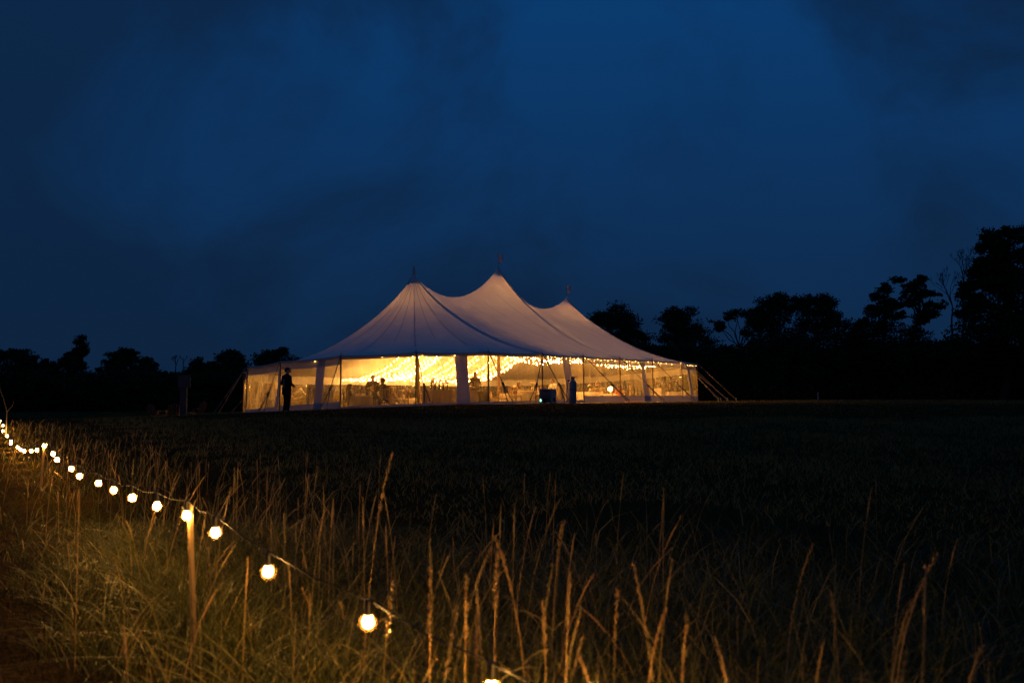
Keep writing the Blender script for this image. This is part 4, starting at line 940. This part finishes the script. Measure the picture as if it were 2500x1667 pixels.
# ------------------------------------------------------------------ grasses
LP = np.array([-0.5, 3.7]); LD = np.array([-5.63, 9.4]); LD /= np.linalg.norm(LD); LN = np.array([LD[1], -LD[0]])
def side_d(x, y): return (x - LP[0]) * LN[0] + (y - LP[1]) * LN[1]
def blades(n, y0, y1, hfun, wd, segs, mask, lean=0.35, curl=0.5, bias=0.0):
    # sample positions inside the widened view frustum
    y = np.sqrt(rng.uniform(y0 ** 2, y1 ** 2, n)); x = rng.uniform(-0.58, 0.58, n) * y + rng.normal(0, 0.2, n)
    # clump
    nc = max(n // 14, 1); ci = rng.integers(0, nc, n); pull = rng.uniform(0, 1, n) < 0.6; rad = np.clip(0.012 * y, 0.05, 0.25)
    gx = x[ci] + rng.normal(0, 1, n) * rad; gy = y[ci] + rng.normal(0, 1, n) * rad; x = np.where(pull, gx, x); y = np.where(pull, gy, y)
    k = mask(x, y) & (rng.uniform(0, 1, n) < (np.where(side_d(x, y) < -0.15, 0.42, np.clip(1.1 - 0.24 * np.clip(side_d(x, y) - 0.3, 0, 5), 0.16, 1)) if mask is meadow else np.ones(n))); x = x[k]; y = y[k]; n = len(x)
    h = hfun(x, y) * rng.uniform(0.6, 1.15, n); z = terr(x, y) - 0.01
    th = rng.uniform(0, 2 * np.pi, n); dirx = np.cos(th); diry = np.sin(th); ln = np.abs(rng.normal(0, lean, n)); cu = np.abs(rng.normal(0, curl, n))
    fa = rng.uniform(0, 2 * np.pi, n); wx = np.cos(fa); wy = np.sin(fa); ww = wd * rng.uniform(0.5, 1.3, n)
    V = np.zeros((n, segs + 1, 2, 3))
    for s in range(segs + 1):
        t = s / segs; off = h * (ln * t + cu * t ** 2.4); up = h * (t - 0.25 * cu * t ** 3)
        taper = ww * (1 - t ** 1.6) * 0.5 + 0.0006
        px = x + dirx * off + bias * h * t * t; py = y + diry * off; pz = z + up
        for j, sg in enumerate((-1, 1)): V[:, s, j, 0] = px + sg * wx * taper; V[:, s, j, 1] = py + sg * wy * taper; V[:, s, j, 2] = pz
    idx = np.arange(n)[:, None] * (2 * (segs + 1)); Fq = []
    for s in range(segs): b = idx + 2 * s; Fq.append(np.concatenate([b, b + 1, b + 3, b + 2], 1))
    return V.reshape(-1, 3), np.concatenate(Fq), np.repeat(np.where(rng.uniform(0, 1, n) < 0.74, rng.uniform(0, 0.42, n), rng.uniform(0.55, 1, n)), 2 * (segs + 1))
def join(parts):
    V = []; Fq = []; A_ = []; o = 0
    for v, f, a in parts: V.append(v); Fq.append(f + o); A_.append(a); o += len(v)
    return np.concatenate(V), np.concatenate(Fq), np.concatenate(A_)
def edge_noise(x, y): return 0.35 * np.sin(x * 2.1 + y * 1.3) + 0.25 * np.sin(y * 3.7 - x)
def meadow(x, y):
    s = side_d(x, y); return (s > -0.95 + edge_noise(x, y) * 0.8) & ((y < 10.5 + 1.5 * np.sin(x)) | (s < 3.2 + edge_noise(x, y)))
def h_m(x, y):
    s = side_d(x, y)
    return (0.50 + 0.13 * np.sin(x * 1.7 + y) * np.cos(y * 1.1)) * np.clip(1.0 - 0.05 * np.clip(y - 5, 0, 14), 0.33, 1) * np.clip(1.05 - 0.05 * s, 0.55, 1) * np.clip(1.0 + 0.75 * (s + 0.1), 0.3, 1)
def path_(x, y): return side_d(x, y) < -0.3 + edge_noise(x, y) * 0.6
parts = [blades(26000, 1.3, 8.5, h_m, 0.0085, 5, meadow, 0.34, 0.85), blades(17000, 8.5, 27, h_m, 0.011, 3, meadow, 0.38, 0.7), blades(15000, 1.3, 10, lambda x, y: 0.24 + 0 * x, 0.008, 3, meadow, 0.7, 1.0)]
V, Fq, A_ = join(parts); g = quads_np('meadow_grass', V, Fq, M['grass'], attr=A_); tag(g, 'tall tangled meadow grass beside the string lights', 'grass', kind='stuff')
parts = [blades(40000, 2.5, 14, lambda x, y: 0.09 + 0.05 * np.sin(x * 3) * np.sin(y * 2), 0.006, 2, path_, 0.6, 0.8), blades(14000, 14, 45, lambda x, y: 0.10 + 0 * x, 0.012, 2, path_, 0.5, 0.6)]
V, Fq, A_ = join(parts); g = quads_np('path_grass', V, Fq, M['pathgrass'], attr=A_); tag(g, 'short worn grass of the mown path at the left', 'grass', kind='stuff')
def lawn_mask(x, y):
    n = NV[0] * (x - OX) + NV[1] * (y - OY); a = U[0] * (x - OX) + U[1] * (y - OY)
    inside = (((np.clip(a, 0, 4 * S) - a) / AL) ** 2 + ((n - BW) / BW) ** 2) < 0.98
    return ~meadow(x, y) & ~path_(x, y) & ~inside
parts = [blades(60000, 9, 30, lambda x, y: 0.11 + 0.03 * np.sin(x) * np.sin(y * 0.7), 0.012, 2, lawn_mask, 0.5, 0.6), blades(60000, 30, 80, lambda x, y: 0.07 + 0.02 * np.sin(x * 1.7), 0.02, 1, lawn_mask, 0.5, 0.6)]
V, Fq, A_ = join(parts); g = quads_np('lawn_grass', V, Fq, M['lawn'], attr=A_); tag(g, 'mown lawn grass in front of the tent', 'grass', kind='stuff')
# seed-headed stems standing above the meadow
def stems(P_, H_, lean_dir, lean_amt, r, nring=10, headlen=0.16, headr=2.2):
    n = len(P_); k = 4; V = np.zeros((n, nring, k, 3)); z = terr(P_[:, 0], P_[:, 1])
    for s in range(nring):
        t = s / (nring - 1); off = H_ * lean_amt * (0.35 * t + 0.65 * t ** 2.6); up = H_ * (t - 0.18 * lean_amt * t ** 3)
        hd = np.where(t > 1 - headlen, np.sin(np.pi * np.clip((t - (1 - headlen)) / headlen, 0, 1)) * headr, 0); rr = r * (1 - 0.55 * t) + r * hd * 0.6 + 0.0004
        for j in range(k):
            a = j * np.pi / 2; V[:, s, j, 0] = P_[:, 0] + np.cos(lean_dir) * off + np.cos(a) * rr; V[:, s, j, 1] = P_[:, 1] + np.sin(lean_dir) * off + np.sin(a) * rr; V[:, s, j, 2] = z + up
    idx = np.arange(n)[:, None] * (nring * k); Fq = []
    for s in range(nring - 1):
        for j in range(k): a = idx + s * k + j; b = idx + s * k + (j + 1) % k; Fq.append(np.concatenate([a, b, b + k, a + k], 1))
    return V.reshape(-1, 3), np.concatenate(Fq), np.repeat(rng.uniform(0, 1, n), nring * k)
n = 3000; y = np.sqrt(rng.uniform(2.2 ** 2, 24 ** 2, n)); x = rng.uniform(-0.56, 0.56, n) * y; kk = meadow(x, y) & (rng.uniform(0, 1, n) < np.clip(np.exp(-np.abs(side_d(x, y) - 0.8) / 1.1), 0.014, 1) * 0.95); x = x[kk]; y = y[kk]; n = len(x)
V, Fq, A_ = stems(np.stack([x, y], -1), rng.uniform(0.55, 1.02, n) * np.clip(1 - 0.045 * np.clip(y - 5, 0, 14), 0.4, 1), rng.normal(0.4, 1.4, n), np.abs(rng.normal(0.14, 0.24, n)), 0.0019, headlen=0.18, headr=2.6)
def spikelets(V, n, nring, k, per=16, ln=0.016, wd=0.0028, t0=0.78):
    C = V.reshape(n, nring, k, 3).mean(2); t = rng.uniform(t0, 0.995, (n, per)); f = t * (nring - 1); i0 = np.clip(f.astype(int), 0, nring - 2); fr = (f - i0)[..., None]
    ii = np.arange(n)[:, None]; P_ = C[ii, i0] * (1 - fr) + C[ii, i0 + 1] * fr; D = C[ii, i0 + 1] - C[ii, i0]; D /= np.linalg.norm(D, axis=-1, keepdims=True) + 1e-9
    O = rng.normal(0, 1, (n, per, 3)); O -= (O * D).sum(-1, keepdims=True) * D; O /= np.linalg.norm(O, axis=-1, keepdims=True) + 1e-9
    A1 = D * 0.85 + O * 0.5; W_ = np.cross(D, O); L1 = ln * rng.uniform(0.6, 1.4, (n, per, 1)); b = P_ + O * 0.001
    Q = np.stack([b, b + A1 * L1 * 0.5 + W_ * wd, b + A1 * L1, b + A1 * L1 * 0.5 - W_ * wd], 2).reshape(-1, 3)
    m = n * per; return Q, np.arange(m * 4).reshape(-1, 4), np.repeat(rng.uniform(0.2, 1, m), 4)
V, Fq, A_ = join([(V, Fq, A_), spikelets(V, n, 10, 4)])
g = quads_np('seed_head_grass', V, Fq, M['stalk'], attr=A_); tag(g, 'thin dry seed-headed grass stems rising over the meadow', 'grass', kind='stuff')
# the few stems that stand out one by one near the camera: photo tip x,y, foot x, distance, thickness
tall = [(960, 1105, 890, 4.4, 0.004, 'long thin grass stem arching right above the last visible bulb'), (1205, 1300, 1290, 4.0, 0.006, 'broad grass blade leaning left in the middle foreground'),
        (1215, 1330, 1205, 3.7, 0.005, 'upright grass blade beside the left-leaning blade'), (1140, 1400, 1135, 3.5, 0.006, 'straight thick stem standing alone near the bottom middle'),
        (1052, 1380, 1050, 3.4, 0.007, 'lit upright blade just right of the nearest bulb'), (1118, 1478, 1060, 3.1, 0.008, 'short bright blade leaning right over the lower edge'),
        (1372, 1270, 1345, 4.6, 0.005, 'slender bent stem with drooping tip in the centre foreground'), (1325, 1460, 1335, 3.6, 0.006, 'upright blade above the hidden bulb at the lower edge'),
        (1505, 1430, 1495, 3.8, 0.006, 'dim reddish stem right of the lower centre'), (1672, 1500, 1655, 3.3, 0.008, 'thick orange-lit stem at the lower right of centre'),
        (1620, 1480, 1560, 3.5, 0.009, 'broad flat blade leaning right at the lower centre right'), (2215, 1465, 2150, 3.6, 0.010, 'thick curved stem bending right in the lower right corner'),
        (2280, 1350, 2165, 3.9, 0.008, 'tall arched stem behind the thick curved stem at lower right'), (2380, 1570, 2325, 3.4, 0.009, 'short leaning blade at the far lower right'),
        (2020, 1432, 2045, 4.2, 0.004, 'thin stem with a small rusty bud at lower right'), (965, 1410, 930, 3.6, 0.006, 'lit blade leaning right behind the nearest bulb')]
for (tx, ty, fx, d, r, lb) in tall:
    r *= 0.55
    foot = gp(fx, d); tip = at(tx, ty, d); rt = empty('grass_stalk', foot); tag(rt, lb, 'grass stalk', 'single grass stalks in the foreground')
    pts = []; rad = []; L_ = tip - foot
    for i in range(13):
        t = i / 12; pts.append(Vector((L_.x * t ** 2.2, 0.03 * math.sin(t * 3), L_.z * (1 - (1 - t) ** 1.12)))); hd = math.sin(math.pi * max(0, (t - 0.72) / 0.28)) if t > 0.72 else 0
        rad.append(r * (0.75 - 0.45 * t) + r * 0.15 * hd + 0.0004 - (r * 0.35 if i == 12 else 0))
    me = MB().tube(pts, rad, 6)
    o = quads_np('stem', np.array(me.v), np.array([f for f in me.f if len(f) == 4]), M['stalk'], rt, np.full(len(me.v), random.uniform(0.3, 1)), True)
    Vh = np.repeat(np.array([tuple(q) for q in pts])[None, :, None, :], 3, 2)
    Qh, Fh, Ah = spikelets(Vh, 1, 13, 3, 46, 0.02, 0.0032, 0.70); quads_np('seed_head', Qh, Fh, M['stalk'], rt, Ah)
    lv = []; lf = []
    for s in (-1, 1):
        t0 = random.uniform(0.3, 0.5); p0 = pts[int(t0 * 12)]; ln = random.uniform(0.12, 0.25); b0_ = len(lv)
        for i in range(6):
            t = i / 5; q = p0 + Vector((s * ln * t * 0.8, 0.02 * t, ln * (t * 0.9 - t * t * 0.55))); wv = r * 1.1 * (1 - t ** 2) + 0.0004; lv += [q + Vector((0, 0, wv)), q - Vector((0, 0.002, wv))]
        for i in range(5): a = b0_ + 2 * i; lf.append((a, a + 1, a + 3, a + 2))
    quads_np('leaf_blade', np.array([tuple(v) for v in lv]), np.array(lf), M['stalk'], rt, np.full(len(lv), 0.2))
# the tall weed leaning at the left edge
b = gp(19, 22.5); rt = empty('dead_weed', b); tag(rt, 'tall thin dead weed stem leaning left at the picture edge', 'weed')
t1 = at(20, 1005, 22.5) - b; t2 = at(0, 945, 22.5) - b; t3 = at(-14, 915, 22.5) - b
MB().tube([(0, 0, 0), t1, t1.lerp(t2, 0.5) + Vector((0.01, 0, 0)), t2, t3], [0.014, 0.012, 0.010, 0.008, 0.004], 6).build('stem', M['weed'], rt)
MB().tube([t1, t1 + Vector((0.12, 0, 0.14)), t1 + Vector((0.17, 0.02, 0.35))], [0.008, 0.006, 0.003], 5).build('side_shoot', M['weed'], rt)
